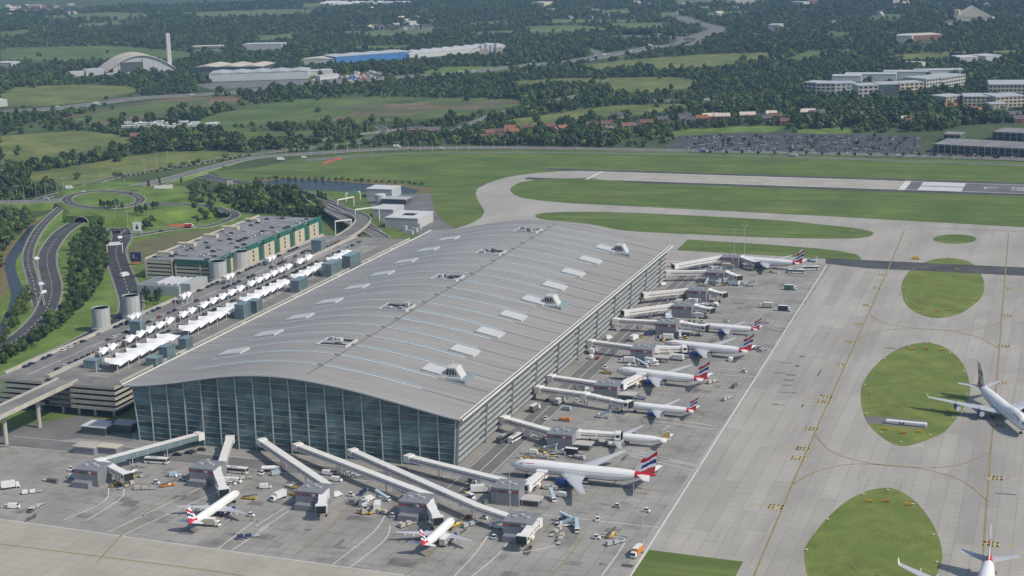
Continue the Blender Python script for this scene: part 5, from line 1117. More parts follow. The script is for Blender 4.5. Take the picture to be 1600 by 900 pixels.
P_ = G(760, 91); o = thing('silo_plant', 'grey concrete plant with silos at the end of the long white warehouse', 'silo plant', P_, R(19))
for k in range(4): MB().cyl(-8+k*9, 0, 0, 24+k % 2*3, 4, 12).build('silo', 'silver', o)
MB().box(-12, 4, -6, 6, 0, 18).build('batch_house', 'concrete_wall', o); MB().bar((-50, 0, 2), (-8, 0, 24), 1.6).build('conveyor', 'warehouse', o); MB().box(18, 30, -6, 6, 0, 20).build('tower', 'concrete_wall', o)
# office campus
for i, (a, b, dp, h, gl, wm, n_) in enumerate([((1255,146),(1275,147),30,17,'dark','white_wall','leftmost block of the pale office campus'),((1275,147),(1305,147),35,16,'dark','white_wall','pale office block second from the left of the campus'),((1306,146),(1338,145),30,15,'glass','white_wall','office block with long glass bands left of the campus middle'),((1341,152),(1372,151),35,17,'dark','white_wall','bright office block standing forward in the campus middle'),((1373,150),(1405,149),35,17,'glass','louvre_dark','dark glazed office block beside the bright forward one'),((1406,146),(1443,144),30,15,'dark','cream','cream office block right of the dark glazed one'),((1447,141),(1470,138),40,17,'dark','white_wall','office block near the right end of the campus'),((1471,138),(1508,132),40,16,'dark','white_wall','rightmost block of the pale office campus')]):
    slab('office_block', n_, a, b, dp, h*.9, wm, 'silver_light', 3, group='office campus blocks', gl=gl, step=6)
for i, (a, b) in enumerate([((1320,128),(1400,128)),((1380,124),(1450,124)),((1430,122),(1505,121)),((1300,131),(1345,131))]):
    slab('office_block', ['long grey-roofed', 'middle grey-roofed', 'rearmost right grey-roofed', 'rear left grey-roofed'][i]+' office range at the back of the campus', a, b, 26, 11, 'warehouse', 'silver', 0, group='office campus ranges')
MARKS.append(('the office campus', Vector(G(1380, 146)[:2])))
for i, (a, b, dp, h) in enumerate([((1478,163),(1508,160),30,9),((1505,166),(1560,166),40,12),((1556,168),(1602,166),40,13),((1545,150),(1640,150),60,15),((1548,172),(1575,171),20,7)]):
    slab('hotel_wing', ['low pavilion wing of the pale-roofed hotel, at its left end', 'tan front wing of the pale-roofed hotel, left part', 'tan front wing of the pale-roofed hotel at the right edge', 'rear wing of the pale-roofed hotel', 'small entrance wing of the pale-roofed hotel'][i], a, b, dp, h, 'cream', 'silver_light', 3, group='hotel wings', step=5)
MARKS.append(('the pale-roofed hotel', Vector(G(1540, 165)[:2])))
for i, (a, b, dp, nm) in enumerate([((1455,238),(1640,248),55,'nearer open parking deck with slender columns at the right edge'),((1548,218),(1660,224),45,'farther open parking deck at the right edge'),((1472,222),(1500,223),30,'small grey-roofed block beside the parking decks')]):
    A_, B_ = G(*a), G(*b); d = B_-A_; o = thing('parking_deck', nm, 'parking deck', A_, math.atan2(d.y, d.x)); L_ = d.length
    MB().box(0, L_, 0, dp, 7.4, 8).build('deck', 'parking_roof', o); MB().box(0, L_, -.4, dp, 3.5, 4.1).build('deck', 'oldroad', o); MB().box(0, L_, -.3, 0, 8, 9.1).build('parapet', 'bronze', o); MB().box(1, L_-1, 4, dp-1, 0, 7).build('core', 'louvre_dark', o)
    for k in range(int(L_/7)+1): MB().box(k*7, k*7+.6, -.5, .2, 0, 9.2).build('column', 'concrete_wall', o)
    addland([tuple((A_+d.normalized()*x+Vector((-d.y, d.x, 0)).normalized()*y)[:2]) for x, y in ((-5, -8), (L_+5, -8), (L_+5, dp), (-5, dp))])
# far scattered buildings
for i, (a, b, dp, h, wm, rm, rg, nm) in enumerate([((1495,34),(1550,33),60,10,'cream','tan_roof',22,'hall with pyramid roof on the far wooded slope, upper right'),((1490,33),(1498,33),20,24,'cream','tan_roof',0,'pale tower left of the far pyramid-roofed hall'),((1425,64),(1472,62),50,10,'brick','tan_roof',0,'long brown-roofed far building among woods, upper right'),((1400,66),(1424,66),40,12,'white_wall','silver',0,'white far building left of the long brown-roofed one'),((1500,98),(1528,97),40,8,'white_wall','roof_white',0,'white low far building above the hotel'),((1540,96),(1565,94),40,8,'white_wall','silver',0,'pale low far building right of the white one above the hotel'),((1200,48),(1218,48),40,12,'white_wall','silver',0,'white far block at the wood edge, upper middle right'),((1440,108),(1446,107),30,10,'white_wall','silver',0,'tiny white far house above the office campus'),((830,11),(850,11),60,12,'cream','tan_roof',0,'cream far building near the top edge'),((1395,5),(1420,4),60,14,'cream','silver',0,'pale far block at the top right'),((1250,9),(1268,9),60,12,'brick','tile_roof',4,'reddish far building at the top'),((1255,12),(1265,11),40,14,'white_wall','silver',0,'small white far building at the top'),((1150,7),(1180,6),60,10,'cream','silver',0,'low cream far building at the top right of middle'),((630,41),(640,41),40,10,'white_wall','silver',0,'small white far building by the pale field')]):
    slab('far_building', nm, a, b, dp, h, wm, rm, 0, ridge=rg)
# ---------------- houses
HM = {}
def house(px, py, wm, rm, rot, s=1., desc='', grp='houses beyond the perimeter road'):
    k = (wm, rm, round(s, 1))
    if k not in HM:
        L_, W_, h, rg = 6.5*s, 4.5*s, 5.2, 3.6
        HM[k] = [('wall', MB().box(-L_, L_, -W_, W_, 0, h).loft([[(-L_, -W_, h), (-L_, W_, h), (-L_, 0, h+rg*.96)], [(L_, -W_, h), (L_, W_, h), (L_, 0, h+rg*.96)]]).mesh('wall', wm)),
                 ('roof', MB().loft([[(-L_-.5, -W_-.6, h-.35), (-L_-.5, 0, h+rg), (-L_-.5, W_+.6, h-.35), (-L_-.5, 0, h+rg-.3)], [(L_+.5, -W_-.6, h-.35), (L_+.5, 0, h+rg), (L_+.5, W_+.6, h-.35), (L_+.5, 0, h+rg-.3)]]).mesh('roof', rm)),
                 ('chimney', MB().box(L_*.5, L_*.5+1, -.5, .6, h+rg-1, h+rg+1.3).mesh('chimney', 'brick')),
                 ('window', MB().box(-L_*.7, -L_*.3, -W_-.08, -W_, 1, 2.4).box(L_*.3, L_*.7, -W_-.08, -W_, 1, 2.4).box(-L_*.7, -L_*.3, -W_-.08, -W_, 3.4, 4.6).box(L_*.3, L_*.7, -W_-.08, -W_, 3.4, 4.6).mesh('window', 'car_glass'))]
    c = G(px, py); o = link('house', None, None, (c.x, c.y, -.2), R(rot))
    for n_, me in HM[k]: link(n_, me, o)
    SOFT.append(np.array([(c.x+x*s, c.y+y*s) for x, y in ((-8, -8), (8, -8), (8, 7), (-8, 7))]))
    auto(o, desc or {'brick': 'brick house', 'white_wall': 'white house', 'cream': 'cream house'}[wm]+' with '+{'tile_roof': 'red-brown roof', 'slate': 'slate roof', 'orange_tile': 'orange roof', 'tan_roof': 'tan roof'}[rm], 'house', grp); return o
MARKS += [('the perimeter road bridge', Vector(G(800, 225)[:2])), ('the runway-side parking lot', Vector(G(1200, 220)[:2])), ('the lawn before the village', Vector(G(1130, 205)[:2])), ('the caravan field', Vector(G(270, 196)[:2])), ('the top left village', Vector(G(60, 12)[:2])), ('the brown field', Vector(G(600, 170)[:2])), ('the long blue warehouse', Vector(G(585, 96)[:2])), ('the motorway bend', Vector(G(1075, 62)[:2])), ('the roundabout', Vector(G(162, 312)[:2])), ('the orange earth patch', Vector(G(515, 250)[:2]))]
for px, py, wm, rm, rot, s in [(752,221,'brick','tile_roof',20,1.2),(765,220,'brick','tile_roof',20,1.2),(778,219,'brick','tile_roof',20,1.2),(762,213,'brick','tile_roof',20,1.2),(776,212,'brick','tile_roof',20,1.2),(789,211,'brick','tile_roof',20,1.2),(797,206,'brick','orange_tile',20,1),(822,206,'white_wall','tile_roof',20,1),(832,207,'white_wall','tile_roof',10,1.1),(858,203,'brick','tile_roof',60,1.1),(867,209,'white_wall','orange_tile',100,1),(878,206,'brick','orange_tile',60,1),(802,211,'white_wall','orange_tile',40,.9),
 (916,217,'brick','slate',20,1.5),(932,218,'brick','slate',20,1.5),(945,216,'brick','slate',20,1.4),(925,201,'brick','tile_roof',20,1),(948,199,'white_wall','tile_roof',20,1),(957,203,'cream','slate',100,1),(982,202,'white_wall','tile_roof',20,1.3),(995,201,'white_wall','tile_roof',110,1),(1010,197,'brick','tile_roof',20,1.2),(1068,192,'white_wall','slate',50,1),(1078,193,'white_wall','slate',20,1),(1070,187,'cream','slate',20,1.3),(1097,190,'brick','orange_tile',20,1.1),(1110,187,'brick','tan_roof',20,1.5),(1128,187,'brick','tan_roof',20,1.5),(1168,185,'brick','tan_roof',20,1.5),(1183,189,'white_wall','slate',80,1),(1195,190,'brick','slate',20,1.3),(1212,187,'brick','tile_roof',20,1.2),(1262,180,'brick','tan_roof',10,1.4),(1276,182,'brick','slate',20,1.4),(1325,184,'white_wall','tile_roof',15,1.4),(1348,188,'white_wall','slate',95,1),(1352,184,'white_wall','slate',20,1),(1360,178,'white_wall','slate',60,.9),(1408,192,'brick','tan_roof',20,1.3),(1425,195,'brick','tile_roof',20,1.4),(1418,200,'brick','tile_roof',110,1.2),(1228,195,'brick','tile_roof',20,1.1),(1205,183,'cream','tan_roof',20,1),(1485,171,'brick','orange_tile',20,1.2),(1515,177,'brick','orange_tile',20,1.3),(1530,178,'white_wall','orange_tile',60,1),(1580,184,'brick','slate',20,1.7),(1560,180,'brick','slate',20,1.5),(1505,178,'brick','tile_roof',20,1.2),(1470,190,'brick','slate',20,1.2),(1595,191,'brick','slate',20,1.5),(650,208,'brick','slate',20,1.6),(675,209,'brick','slate',20,1.6),(215,218,'brick','tile_roof',20,1.2),(965,186,'cream','slate',20,1),(1035,192,'brick','slate',20,1)]:
    house(px, py, wm, rm, rot+random.uniform(-6, 6), s)
for k in range(34):   # village at the upper left
    house(random.uniform(0, 125), random.uniform(7, 24), random.choice(('cream', 'white_wall', 'brick')), random.choice(('tan_roof', 'tile_roof', 'slate')), random.uniform(0, 180), random.choice((1.5, 2)), grp='houses of the upper left village')
for k in range(26):
    house(random.uniform(555, 700), random.uniform(15, 47), random.choice(('white_wall', 'white_wall', 'cream', 'brick')), random.choice(('tile_roof', 'slate', 'tan_roof')), random.uniform(0, 180), random.choice((1.2, 1.6)), grp='far houses in the woods above the blue warehouse')
for k in range(16): house(random.uniform(560, 690)if k < 12 else random.uniform(535, 560), 44.5+random.uniform(-1, 1) if k < 12 else 54+random.uniform(-1, 1), 'white_wall', 'slate', 20+random.uniform(-9, 9), 1., grp='far houses in the woods above the blue warehouse')
for k in range(14): house(random.uniform(1240, 1600), random.uniform(4, 40), random.choice(('white_wall', 'cream')), random.choice(('slate', 'tan_roof')), random.uniform(0, 180), 1.4, grp='far houses scattered in the upper right woods')
for k in range(22): house(random.uniform(800, 1200), random.uniform(1, 30), random.choice(('white_wall', 'cream')), random.choice(('slate', 'tan_roof')), random.uniform(0, 180), 1.6, grp='far houses scattered in the upper middle woods')
for k in range(26):   # bright glasshouses and sheds at the top
    px = random.uniform(505, 640); c = G(px, 7.5+random.uniform(-2.5, 2)); o = link('far_shed', None, None, (c.x, c.y, 0), R(random.uniform(5, 30)))
    L_ = random.uniform(10, 24); MB().box(-L_, L_, -8, 8, 0, 6).build('wall', 'white_wall', o); MB().loft([[(-L_, -8.5, 6), (-L_, 8.5, 6), (-L_, 0, 8.5)], [(L_, -8.5, 6), (L_, 8.5, 6), (L_, 0, 8.5)]]).build('roof', 'roof_white', o)
    tag(o, 'white shed in the bright row of sheds at the top left of middle', 'shed', 'row of white sheds at the top'); addland([(c.x-26, c.y-14), (c.x+26, c.y-14), (c.x+26, c.y+12), (c.x-26, c.y+12)])
cm = [('body', MB().box(-5, 5, -1.6, 1.6, .5, 3).mesh('body', 'white_wall')), ('roof', MB().loft([[(-5.2, -1.8, 3), (-5.2, 1.8, 3), (-5.2, 0, 3.5)], [(5.2, -1.8, 3), (5.2, 1.8, 3), (5.2, 0, 3.5)]]).mesh('roof', 'roof_white')), ('window', MB().box(-3.6, -1.6, -1.66, -1.6, 1.5, 2.4).box(.8, 3.2, -1.66, -1.6, 1.5, 2.4).mesh('window', 'car_glass'))]
for k in range(48):
    c = G(random.uniform(195, 310) if k < 42 else random.uniform(325, 345), random.uniform(192, 201) if k < 42 else random.uniform(194, 197)); o = link('caravan', None, None, (c.x, c.y, -.1), R(random.choice((20, 20, 110, 35))))
    for n_, me in cm: link(n_, me, o)
    tag(o, 'white static caravan in the caravan field below the arched hall', 'caravan', 'static caravans'); addland([(c.x-8, c.y-16), (c.x+8, c.y-16), (c.x+8, c.y+6), (c.x-8, c.y+6)])
# ---------------- the far parking lots
cnt = 0
for row in range(14):
    A_, B_ = G(1062, 213+row*1.75), G(1438, 212.5+row*2.0)
    n = int((B_-A_).length/3.0)
    for k in range(n):
        if random.random() > .022+.002*row: continue
        p = A_.lerp(B_, k/n); c = random.choice(['silver']*3+['white']*3+['grey']*3+['black']*2+['navy_blue', 'red', 'blue']); MC.setdefault(('car', c), None); MC['car', c] = MC['car', c] or carmesh(c)
        o = link('car', MC['car', c], None, (p.x, p.y, .02), R(100+random.choice((0, 180)))); o.scale = (1, 1, 1); cnt += 1
        tag(o, c.replace('_', ' ')+' car in the crowded parking lot beyond the runway', 'car', c+' cars in the far parking lot')
mb = MB()
for row in range(14):
    A_, B_ = G(1062, 213.8+row*1.75), G(1438, 213.4+row*2.0); n = int((B_-A_).length/3.0)
    for k in range(n):
        if random.random() > .45+.4*math.sin(k*.05+row*1.7)*math.sin(k*.013+row*.6) or k % 37 < 3 or row % 5 == 4: continue
        p = A_.lerp(B_, k/n); m_ = random.choice((0, 0, 1, 1, 2, 2, 3, 4)); x, y = p.x, p.y
        mb.box(x-.85, x+.85, y-2.1, y+2.1, .3, .85, m_); mb.loft([[(x-.8, y-1.4, .85), (x+.8, y-1.4, .85), (x+.8, y+1.2, .85), (x-.8, y+1.2, .85)], [(x-.65, y-.9, 1.4), (x+.65, y-.9, 1.4), (x+.65, y+.5, 1.4), (x-.65, y+.5, 1.4)]], 5)
ps = struct(mb.build('parked_cars', ['car_silver', 'car_white', 'car_grey', 'car_black', 'car_navy_blue', 'car_glass']), 'stuff'); ps['label'] = 'mass of parked cars filling the lot beyond the runway'
for k in range(30):
    c0 = G(random.uniform(1450, 1600), random.uniform(241, 247)); c = random.choice(['silver', 'white', 'grey', 'black', 'red'])
    MC.setdefault(('car', c), None); MC['car', c] = MC['car', c] or carmesh(c)
    tag(link('car', MC['car', c], None, (c0.x, c0.y, .02), R(random.choice((10, 100)))), c+' car in the lot before the open parking decks', 'car', c+' cars by the parking decks')
# yard clutter near the motorway warehouses
for k in range(60):
    c0 = G(random.uniform(490, 590), random.uniform(112, 126)); kd = random.choice((('truck', 'white'), ('truck', 'blue'), ('van', 'white'), ('truck', 'orange'), ('van', 'red'), ('truck', 'silver')))
    vehicle(kd[0], kd[1], 0, 0, random.uniform(0, 180), 0, 'vehicles in the motorway yard', (c0.x, c0.y, 0))
# ================================================================== POSTS, BILLBOARDS
def post(px, py, h, label, grp, heads=2, z=0., cat='lamp post'):
    c = G(px, py, z); k = (h, heads)
    if k not in HM:
        mb = MB(); 
        for e in ((-1, 1) if heads == 2 else (1,)): mb.bar((0, 0, h-.1), (e*2, 0, h+.2), .09); mb.box(e*1.6-.5, e*1.6+.9, -.3, .3, h+.1, h+.35)
        HM[k] = [('pole', MB().cyl(0, 0, 0, h, .16, 8, r1=.1).mesh('pole', 'silver')), ('lamp_head', mb.mesh('lamp_head', 'silver_light'))]
    o = link('lamp_post', None, None, (c.x, c.y, z), R(random.uniform(-10, 30)))
    for n_, me in HM[k]: link(n_, me, o)
    return tag(o, label, cat, grp)
for px, py in [(15,335),(27,312),(38,312),(57,310),(72,309),(90,306),(100,300),(132,296),(158,289),(178,283),(203,279),(226,270),(245,262),(262,250),(195,285),(180,350),(200,355),(183,340)]: post(px, py, 14, 'slim pale lamp post by the roads round the roundabout', 'lamp posts round the roundabout', z=0)
for k in range(22): post(410+k*19, 246-k*.6+random.uniform(-1, 1), 12, 'slim pale lamp post along the perimeter road', 'lamp posts along the perimeter road')
for px, py in [(480,222),(514,216),(549,212),(575,211),(590,206),(604,205),(700,190),(745,180),(770,172),(816,166),(852,160),(900,150),(935,146),(955,148),(1015,155),(1049,157),(1132,155)]: post(px, py, 15, 'slim lamp post along the country roads beyond the airfield', 'country road lamp posts')
for px, py, h, n_ in [(1147,399,20,'near the farthest stands, nearer one'),(1163,397,22,'near the farthest stands, farther one'),(1005,850,20,'beside the orange and white truck'),(797,792,18,'beside the tower of the largest parked jet'),(990,795,14,'behind the largest parked jet') ]: post(px, py, h, 'tall floodlight mast '+n_, 'apron floodlight masts', cat='mast')
def board(px, py, label, w_, h, z0, m, rot):
    c = G(px, py); o = thing('billboard', label, 'billboard', c, R(rot)); MB().box(-w_/2, w_/2, -.3, .3, z0, z0+h).build('panel', m, o)
    for e in (-w_*.3, w_*.3): MB().bar((e, .5, 0), (e, .5, z0+h*.8), .25).build('leg', 'louvre', o)
    return o
o = board(215, 366, 'white billboard with a dark upright figure by the road bend', 7, 9, 1.5, 'car_white', 15)
MB().prism([(-.4, 0), (-1.1, 1.6), (-.9, 3), (-.3, 2.2), (-.2, 4.4), (.3, 4.5), (.5, 2.6), (1.3, 3.0), (1.1, 1.2), (.5, 0)], 0, .12).build('figure', 'navy', o).matrix_basis = Matrix.Translation((0, -.32, 4.2))@Matrix.Rotation(R(90), 4, 'X')
MB().box(-3, 3, -.42, -.3, 2, 2.5).build('band', 'black_paint', o)
o = board(213, 414, 'dark blue billboard with orange foot by the approach road', 8.5, 9, 1., 'car_navy_blue', 12); MB().box(-4.2, 4.2, -.42, -.3, 1, 2.6).build('band', 'car_orange', o)
MB().prism([(-2.2, 0), (-2.2, 2.6), (-.6, 2.6), (-.6, 2), (-1.5, 1.9), (-1.5, .6), (-.6, .6), (-.6, 0)], 0, .1).build('figure', 'car_pale_blue', o).matrix_basis = Matrix.Translation((0, -.32, 5.6))@Matrix.Rotation(R(90), 4, 'X')
MB().box(.2, .9, -.42, -.32, 4.2, 6.6).build('figure', 'car_red', o)
board(256, 302, 'wide pale billboard seen beside the roundabout exit', 18, 7, 1, 'warehouse', 40); board(360, 299, 'tall pale slab sign beside the tree rows', 6, 11, 0, 'concrete_wall', 20)
# ================================================================== TREES
def crown_mesh(name, h, r, n, size, seed, mt, base=.28, cone=0.):
    g = np.random.default_rng(seed); lob = [(g.normal(0, r*.38), g.normal(0, r*.38), h*g.uniform(base+.18, .80), r*g.uniform(.42, .68)) for _ in range(7)]
    lob.append((0, 0, h*.62, r*.8)); lob.append((0, 0, h*.83, r*.5)); vs = []; fs = []
    for k in range(n):
        c = lob[k % len(lob)]; d = g.normal(size=3); d /= np.linalg.norm(d); q = c[3]*g.uniform(.72, 1.06)
        p = np.array([c[0], c[1], c[2]])+d*q*np.array([1, 1, .85])
        if cone: t = (p[2]/h-base)/(1-base); p[:2] *= max(.1, 1-cone*max(t, 0))
        if p[2] < h*base*.7: p[2] = h*base*g.uniform(.7, 1.2)
        nn = d+g.normal(size=3)*.45; nn[2] += .25; nn /= np.linalg.norm(nn); a = np.cross(nn, [.3, .2, .9]); a /= np.linalg.norm(a); b = np.cross(nn, a); s = size*g.uniform(.6, 1.25); th = g.uniform(0, 6.28); a, b = a*math.cos(th)+b*math.sin(th), b*math.cos(th)-a*math.sin(th)
        i = len(vs); vs += [tuple(p-a*s-b*s*.6), tuple(p+a*s-b*s*.7), tuple(p+a*s*.8+b*s*.7), tuple(p-a*s*.7+b*s)]; fs.append((i, i+1, i+2, i+3))
    me = bpy.data.meshes.new(name); me.from_pydata(vs, [], fs); me.materials.append(MT[mt]); me.update(); return me
def trunk_mesh(h, r):
    mb = MB().cyl(0, 0, -.3, h*.6, r*.055+.08, 6, r1=r*.03)
    for k in range(4):
        t = k*1.6+.3; mb.bar((0, 0, h*.3), (math.cos(t)*r*.55, math.sin(t)*r*.55, h*.6), r*.025+.03)
    return mb.mesh('trunk', 'bark')
KIND = {}
for nm, h, r, n, s, mt, cone in [('oak', 12, 5.2, 300, .95, 'leaf0', 0), ('dark', 10, 4.2, 260, .85, 'leaf1', 0), ('pale', 9, 4.4, 260, .85, 'leaf2', 0), ('young', 7, 2.2, 190, .5, 'leaf3', .45), ('bush', 3.2, 2.8, 150, .55, 'leaf2', 0), ('poplar', 13, 1.9, 220, .55, 'leaf1', .4)]:
    KIND[nm] = [(crown_mesh('crown', h, r, n, s, 31+k*7+len(nm), mt, .08 if nm == 'bush' else .25, cone), trunk_mesh(h, r)) for k in range(3)]
ntree = 0
def tree(kind, p, sc_, label, grp):
    global ntree
    cr_, tr = random.choice(KIND[kind]); o = link('tree' if kind != 'bush' else 'bush', None, None, (p[0], p[1], p[2]), random.uniform(0, 6.28)); o.scale = (sc_*random.uniform(.9, 1.1), sc_*random.uniform(.9, 1.1), sc_*random.uniform(.85, 1.15))
    link('crown', cr_, o); link('trunk', tr, o); ntree += 1; return tag(o, label, 'tree' if kind != 'bush' else 'bush', grp)
def inpoly(P, poly):
    x, y = P[:, 0], P[:, 1]; r = np.zeros(len(P), bool); j = len(poly)-1
    for i in range(len(poly)):
        xi, yi = poly[i]; xj, yj = poly[j]
        with np.errstate(divide='ignore', invalid='ignore'): r ^= ((yi > y) != (yj > y)) & (x < (xj-xi)*(y-yi)/(yj-yi+1e-12)+xi)
        j = i
    return r
def scatter(px, sp, z=0.):
    poly = np.array(P2(px, z)); lo, hi = poly.min(0), poly.max(0); n = int((hi[0]-lo[0])*(hi[1]-lo[1])/(sp*sp)*1.6)+4
    Q = rng.uniform(lo, hi, (n, 2)); Q = Q[inpoly(Q, poly)]; keep = []
    for q in Q:
        if all((q[0]-k[0])**2+(q[1]-k[1])**2 > (sp*.78)**2 for k in keep): keep.append(q)
    return keep
for q in scatter([(128,368),(158,352),(168,372),(166,410),(158,445),(135,475),(98,508),(60,538),(0,572),(0,560),(40,532),(78,502),(108,462),(110,430),(112,400),(118,380)], 7.6): tree(random.choice(('dark', 'oak', 'dark')), (q[0], q[1], 0), random.uniform(.5, .8), 'dense planted tree in the dark strip between the two approach roads', 'trees between the approach roads')
for px, py in [(158,326),(163,325),(169,324),(172,327),(178,325),(184,324),(191,329)]: tree('young', G(px, py, 6), 1.15, 'young tree in the larger clump on the roundabout mound', 'larger clump on the mound')
for px, py in [(213,335),(222,337),(228,333),(240,328),(246,326),(218,333)]: tree('young', G(px, py, 6), 1.1, 'young tree in the smaller clump right of the roundabout', 'smaller clump on the mound')
for q in scatter([(294,318),(300,296),(322,293),(330,312),(338,330),(330,340),(308,348),(302,335)], 8, 3): tree(random.choice(('young', 'dark', 'young')), (q[0], q[1], 3 if q[1] > 560 else 0), random.uniform(.7, 1.), 'dark tree in the thick clump between roundabout and car park', 'thick clump by the car park')
for q in scatter([(340,296),(390,296),(470,304),(505,322),(500,340),(450,338),(400,332),(350,326)], 9.5): tree(random.choice(('young', 'young', 'pale', 'dark')), (q[0], q[1], 0), random.uniform(.8, 1.25), 'small tree in the rows between the car park and the pond', 'tree rows by the pond')
for px, py in [(498,316),(502,318),(505,320),(510,321),(233,298),(250,294),(284,291)]: tree('poplar', G(px, py), .9, 'narrow dark poplar beside the approach road', 'narrow poplars')
for q in scatter([(0,340),(20,330),(45,335),(50,350),(30,365),(10,385),(0,392)], 9): tree(random.choice(('dark', 'oak', 'pale')), (q[0], q[1], 0), random.uniform(.6, .9), 'tree on the river bank at the left edge', 'river bank trees')
for q in scatter([(30,470),(48,445),(50,470),(34,500),(10,530),(0,540),(0,528)], 6): tree('bush', (q[0], q[1], 0), random.uniform(.7, 1.2), 'bush on the verge between river and road', 'river verge bushes')
for q in scatter([(224,458),(250,462),(250,476),(226,476)], 5): tree('young', (q[0], q[1], 0), .9, 'small tree before the pale plant building', 'trees by the plant building')
for q in scatter([(228,350),(240,347),(236,358),(226,360)], 5): tree('dark', (q[0], q[1], 0), .7, 'tree beside the white billboard', 'trees by the white billboard')
for k in range(26):
    t = k/25; tree('bush', G(400+260*t, 279.5+9*t*t+random.uniform(-.6, .6)), random.uniform(.6, 1), 'reedy bush on the far pond bank', 'pond bank bushes')
for k in range(30):
    t = k/29; tree(random.choice(('bush', 'bush', 'pale')), G(180+210*t, 279-35*t+random.uniform(-1, 1)), random.uniform(.5, .8), 'roadside bush along the road leaving the roundabout', 'roadside bushes')
for k in range(22): tree('dark', G(random.uniform(1070, 1430), random.uniform(214, 238)), .5, 'small dark tree standing among the cars of the far parking lot', 'trees in the far parking lot')
for k in range(20): tree('dark', G(1110+k*25, 241+k*.35), .45, 'small dark tree in the line before the far parking lot', 'tree line by the far parking lot')
print('trees', ntree, 'lot cars', cnt)
# woods: one mass of trees that nobody could count
pc = bpy.data.collections.new('wood_prototypes')
for i, (h, r, n, s, mt) in enumerate([(13, 6.2, 230, 1.35, 'leaf0'), (11, 5.6, 210, 1.3, 'leaf1'), (12, 5.2, 210, 1.25, 'leaf3'), (9, 5.6, 200, 1.3, 'leaf2'), (7, 5, 170, 1.2, 'leaf0'), (14, 5.4, 220, 1.3, 'leaf1')]):
    o = bpy.data.objects.new('wood_tree', crown_mesh('wood_tree', h, r, n, s, 900+i, mt, .1)); pc.objects.link(o)
N0 = 260000; px = rng.uniform(-60, 1660, N0); rowd = rng.uniform(0, 1, N0)
# even over the ground between the airfield and the far distance
dist = np.sqrt(rng.uniform(1250**2, 5600**2, N0)); ang = np.arctan2((px-800), FPX)
dx = rr*1.0; fx = Vector((math.sin(YAW), math.cos(YAW), 0)); rx = Vector((math.cos(YAW), -math.sin(YAW), 0))
X = CX+dist*(fx.x*np.cos(ang)+rx.x*np.sin(ang)); Y = CY+dist*(fx.y*np.cos(ang)+rx.y*np.sin(ang)); Q = np.stack([X, Y], 1)
prob = (dist/5600)**0*np.clip(1.0-(dist-1300)/9000, .4, 1)
keep = rng.uniform(0, 1, N0) < prob*.9
Q = Q[keep]; dist = dist[keep]
bad = np.zeros(len(Q), bool)
for i_, poly in enumerate(LANDAREA+SOFT): bad |= inpoly(Q, poly) & ((rng.uniform(0, 1, len(Q)) > .014) if i_ < NFIELD else True)
for pts, hw in ROADS:
    a = pts[:-1]; b = pts[1:]
    lo, hi = pts.min(0)-hw, pts.max(0)+hw; idx = np.where((Q[:, 0] > lo[0]) & (Q[:, 0] < hi[0]) & (Q[:, 1] > lo[1]) & (Q[:, 1] < hi[1]) & ~bad)[0]
    for i in range(len(a)):
        d = b[i]-a[i]; L2 = (d@d)+1e-9; t = np.clip(((Q[idx]-a[i])@d)/L2, 0, 1); dd = Q[idx]-(a[i]+t[:, None]*d); bad[idx[(dd**2).sum(1) < (hw+6)**2]] = True
Q = Q[~bad]; dist = dist[~bad]
# a tree hides h*dist/height of ground behind it: keep the open places open to view
vd = (Q-np.array([CX, CY]))/dist[:, None]; bad = np.zeros(len(Q), bool)
for fct in (.45, .9):
    Q2 = Q+vd*(7.5*fct*dist/CZ)[:, None]
    for poly in LANDAREA: bad |= inpoly(Q2, poly)
    for pts, hw in ROADS:
        if hw < 20: continue
        for i in range(len(pts)-1):
            d = pts[i+1]-pts[i]; t = np.clip(((Q2-pts[i])@d)/((d@d)+1e-9), 0, 1); dd = Q2-(pts[i]+t[:, None]*d); bad |= (dd**2).sum(1) < hw*hw
bad &= rng.uniform(0, 1, len(Q)) < .9
Q = Q[~bad]; dist = dist[~bad]
# leave ragged clearings
cl = np.sin(Q[:, 0]*.011+1.3*np.sin(Q[:, 1]*.006))*np.sin(Q[:, 1]*.009+1.7*np.sin(Q[:, 0]*.005))+.5*np.sin(Q[:, 0]*.031+Q[:, 1]*.027)
k_ = cl+rng.normal(0, .25, len(Q)) > -.95; Q = Q[k_]; dist = dist[k_]
# thin to a minimum spacing on a grid that coarsens with distance
seen = set(); out = []
for q, d in zip(Q, dist):
    s_ = 5.6+.0012*d; key = (int(q[0]/s_), int(q[1]/s_))
    if key in seen: continue
    seen.add(key); out.append((q[0], q[1], d))
out = np.array(out); print('wood points', len(out))
me = bpy.data.meshes.new('woodland'); me.from_pydata([(x, y, -.4) for x, y, _ in out], [], [])
at = me.attributes.new('tree_scale', 'FLOAT', 'POINT'); lf = .75+.28*np.sin(out[:, 0]*.013+2*np.sin(out[:, 1]*.007))*np.sin(out[:, 1]*.011)
at.data.foreach_set('value', ((rng.uniform(.35, 1.12, len(out)))*lf+.12).astype(np.float32))
wo = struct(link('woodland', me), 'stuff'); wo['label'] = 'woods and hedgerows covering the far country'
ng = bpy.data.node_groups.new('wood_instances', 'GeometryNodeTree'); ng.interface.new_socket('Geometry', in_out='INPUT', socket_type='NodeSocketGeometry'); ng.interface.new_socket('Geometry', in_out='OUTPUT', socket_type='NodeSocketGeometry')
a = ng.nodes.new('NodeGroupInput'); b = ng.nodes.new('NodeGroupOutput'); ip = ng.nodes.new('GeometryNodeInstanceOnPoints'); ci = ng.nodes.new('GeometryNodeCollectionInfo'); ci.inputs[0].default_value = pc
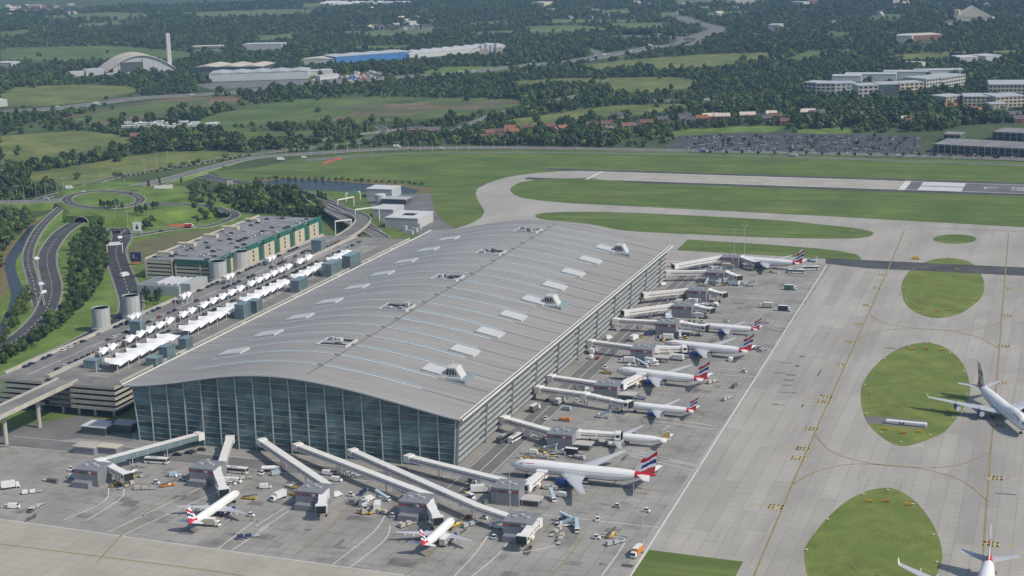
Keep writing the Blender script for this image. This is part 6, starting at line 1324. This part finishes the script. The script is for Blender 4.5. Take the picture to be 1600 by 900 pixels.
ci.inputs['Separate Children'].default_value = True; ci.inputs['Reset Children'].default_value = True; ip.inputs['Pick Instance'].default_value = True
rv = ng.nodes.new('FunctionNodeRandomValue'); rv.data_type = 'INT'; rv.inputs['Min'].default_value if False else None
for s_ in rv.inputs:
    if s_.type == 'INT' and s_.name == 'Max': s_.default_value = 5
    if s_.type == 'INT' and s_.name == 'Min': s_.default_value = 0
rv2 = ng.nodes.new('FunctionNodeRandomValue'); rv2.data_type = 'FLOAT_VECTOR'; rv2.inputs[0].default_value = (0, 0, 0); rv2.inputs[1].default_value = (.1, .1, 6.28)
na = ng.nodes.new('GeometryNodeInputNamedAttribute'); na.data_type = 'FLOAT'; na.inputs[0].default_value = 'tree_scale'
lk = ng.links.new; lk(a.outputs[0], ip.inputs['Points']); lk(ci.outputs[0], ip.inputs['Instance'])
lk([s_ for s_ in rv.outputs if s_.type == 'INT' and s_.enabled][0], ip.inputs['Instance Index']); lk(rv2.outputs[0], ip.inputs['Rotation']); lk([s_ for s_ in na.outputs if s_.enabled and s_.type == 'VALUE'][0], ip.inputs['Scale']); lk(ip.outputs[0], b.inputs[0])
md = wo.modifiers.new('instances', 'NODES'); md.node_group = ng
for nm_, lb_, pxs, sp_, s0 in [('thicket', 'low dense planting under the tree rows by the pond', [(335,292),(390,293),(470,302),(508,322),(505,342),(450,340),(400,334),(345,328)], 4.6, .36), ('thicket', 'dense undergrowth in the tree strip between the approach roads', [(126,366),(158,352),(168,372),(166,410),(158,445),(135,475),(98,508),(60,538),(0,572),(0,562),(40,532),(78,504),(108,464),(110,430),(112,400),(118,380)], 4.2, .34), ('thicket', 'undergrowth along the river at the left edge', [(0,335),(40,330),(52,345),(30,368),(8,392),(0,396)], 4.6, .4)]:
    pts_ = scatter(pxs, sp_); me = bpy.data.meshes.new('thicket'); me.from_pydata([(q[0], q[1], -.3) for q in pts_], [], [])
    at = me.attributes.new('tree_scale', 'FLOAT', 'POINT'); at.data.foreach_set('value', (s0*rng.uniform(.7, 1.3, len(pts_))).astype(np.float32))
    t_ = struct(link(nm_, me), 'stuff'); t_['label'] = lb_; t_.modifiers.new('instances', 'NODES').node_group = ng
# ================================================================== HAZE
hz = MB().box(-14200, 14200, -3200, 14200, -1.6, 262).build('haze', 'dark'); struct(hz, 'stuff'); hz['label'] = 'thin bluish summer haze over the country'
hm = bpy.data.materials.new('haze'); hm.use_nodes = True; n = hm.node_tree; n.nodes.clear(); om = n.nodes.new('ShaderNodeOutputMaterial'); pv = n.nodes.new('ShaderNodeVolumePrincipled')
pv.inputs['Color'].default_value = (.40, .64, 1, 1); pv.inputs['Density'].default_value = 6.5e-5; pv.inputs['Anisotropy'].default_value = 0
n.links.new(pv.outputs[0], om.inputs['Volume']); hz.data.materials.clear(); hz.data.materials.append(hm)
# ------------------------------------------------------------------ finish: labels that need their neighbours
def finish():
    bpy.context.view_layer.update()
    g = {}
    for o, desc, cat, grp in AUTO:
        p = o.location; k = min(range(len(MARKS)), key=lambda i: (MARKS[i][1]-Vector((p.x, p.y))).length)
        g.setdefault((desc, MARKS[k][0]), []).append(((MARKS[k][1]-Vector((p.x, p.y))).length, o, cat, grp))
    for (desc, mk), l in g.items():
        l.sort(key=lambda t: t[0])
        for i, (d, o, cat, grp) in enumerate(l):
            if i < len(ORD): tag(o, f'{desc}, {ORD[i]}nearest to {mk}', cat, grp)
            else: tag(o, f'{desc}, farther out from {mk}', cat, grp+' away from '+mk)
finish()
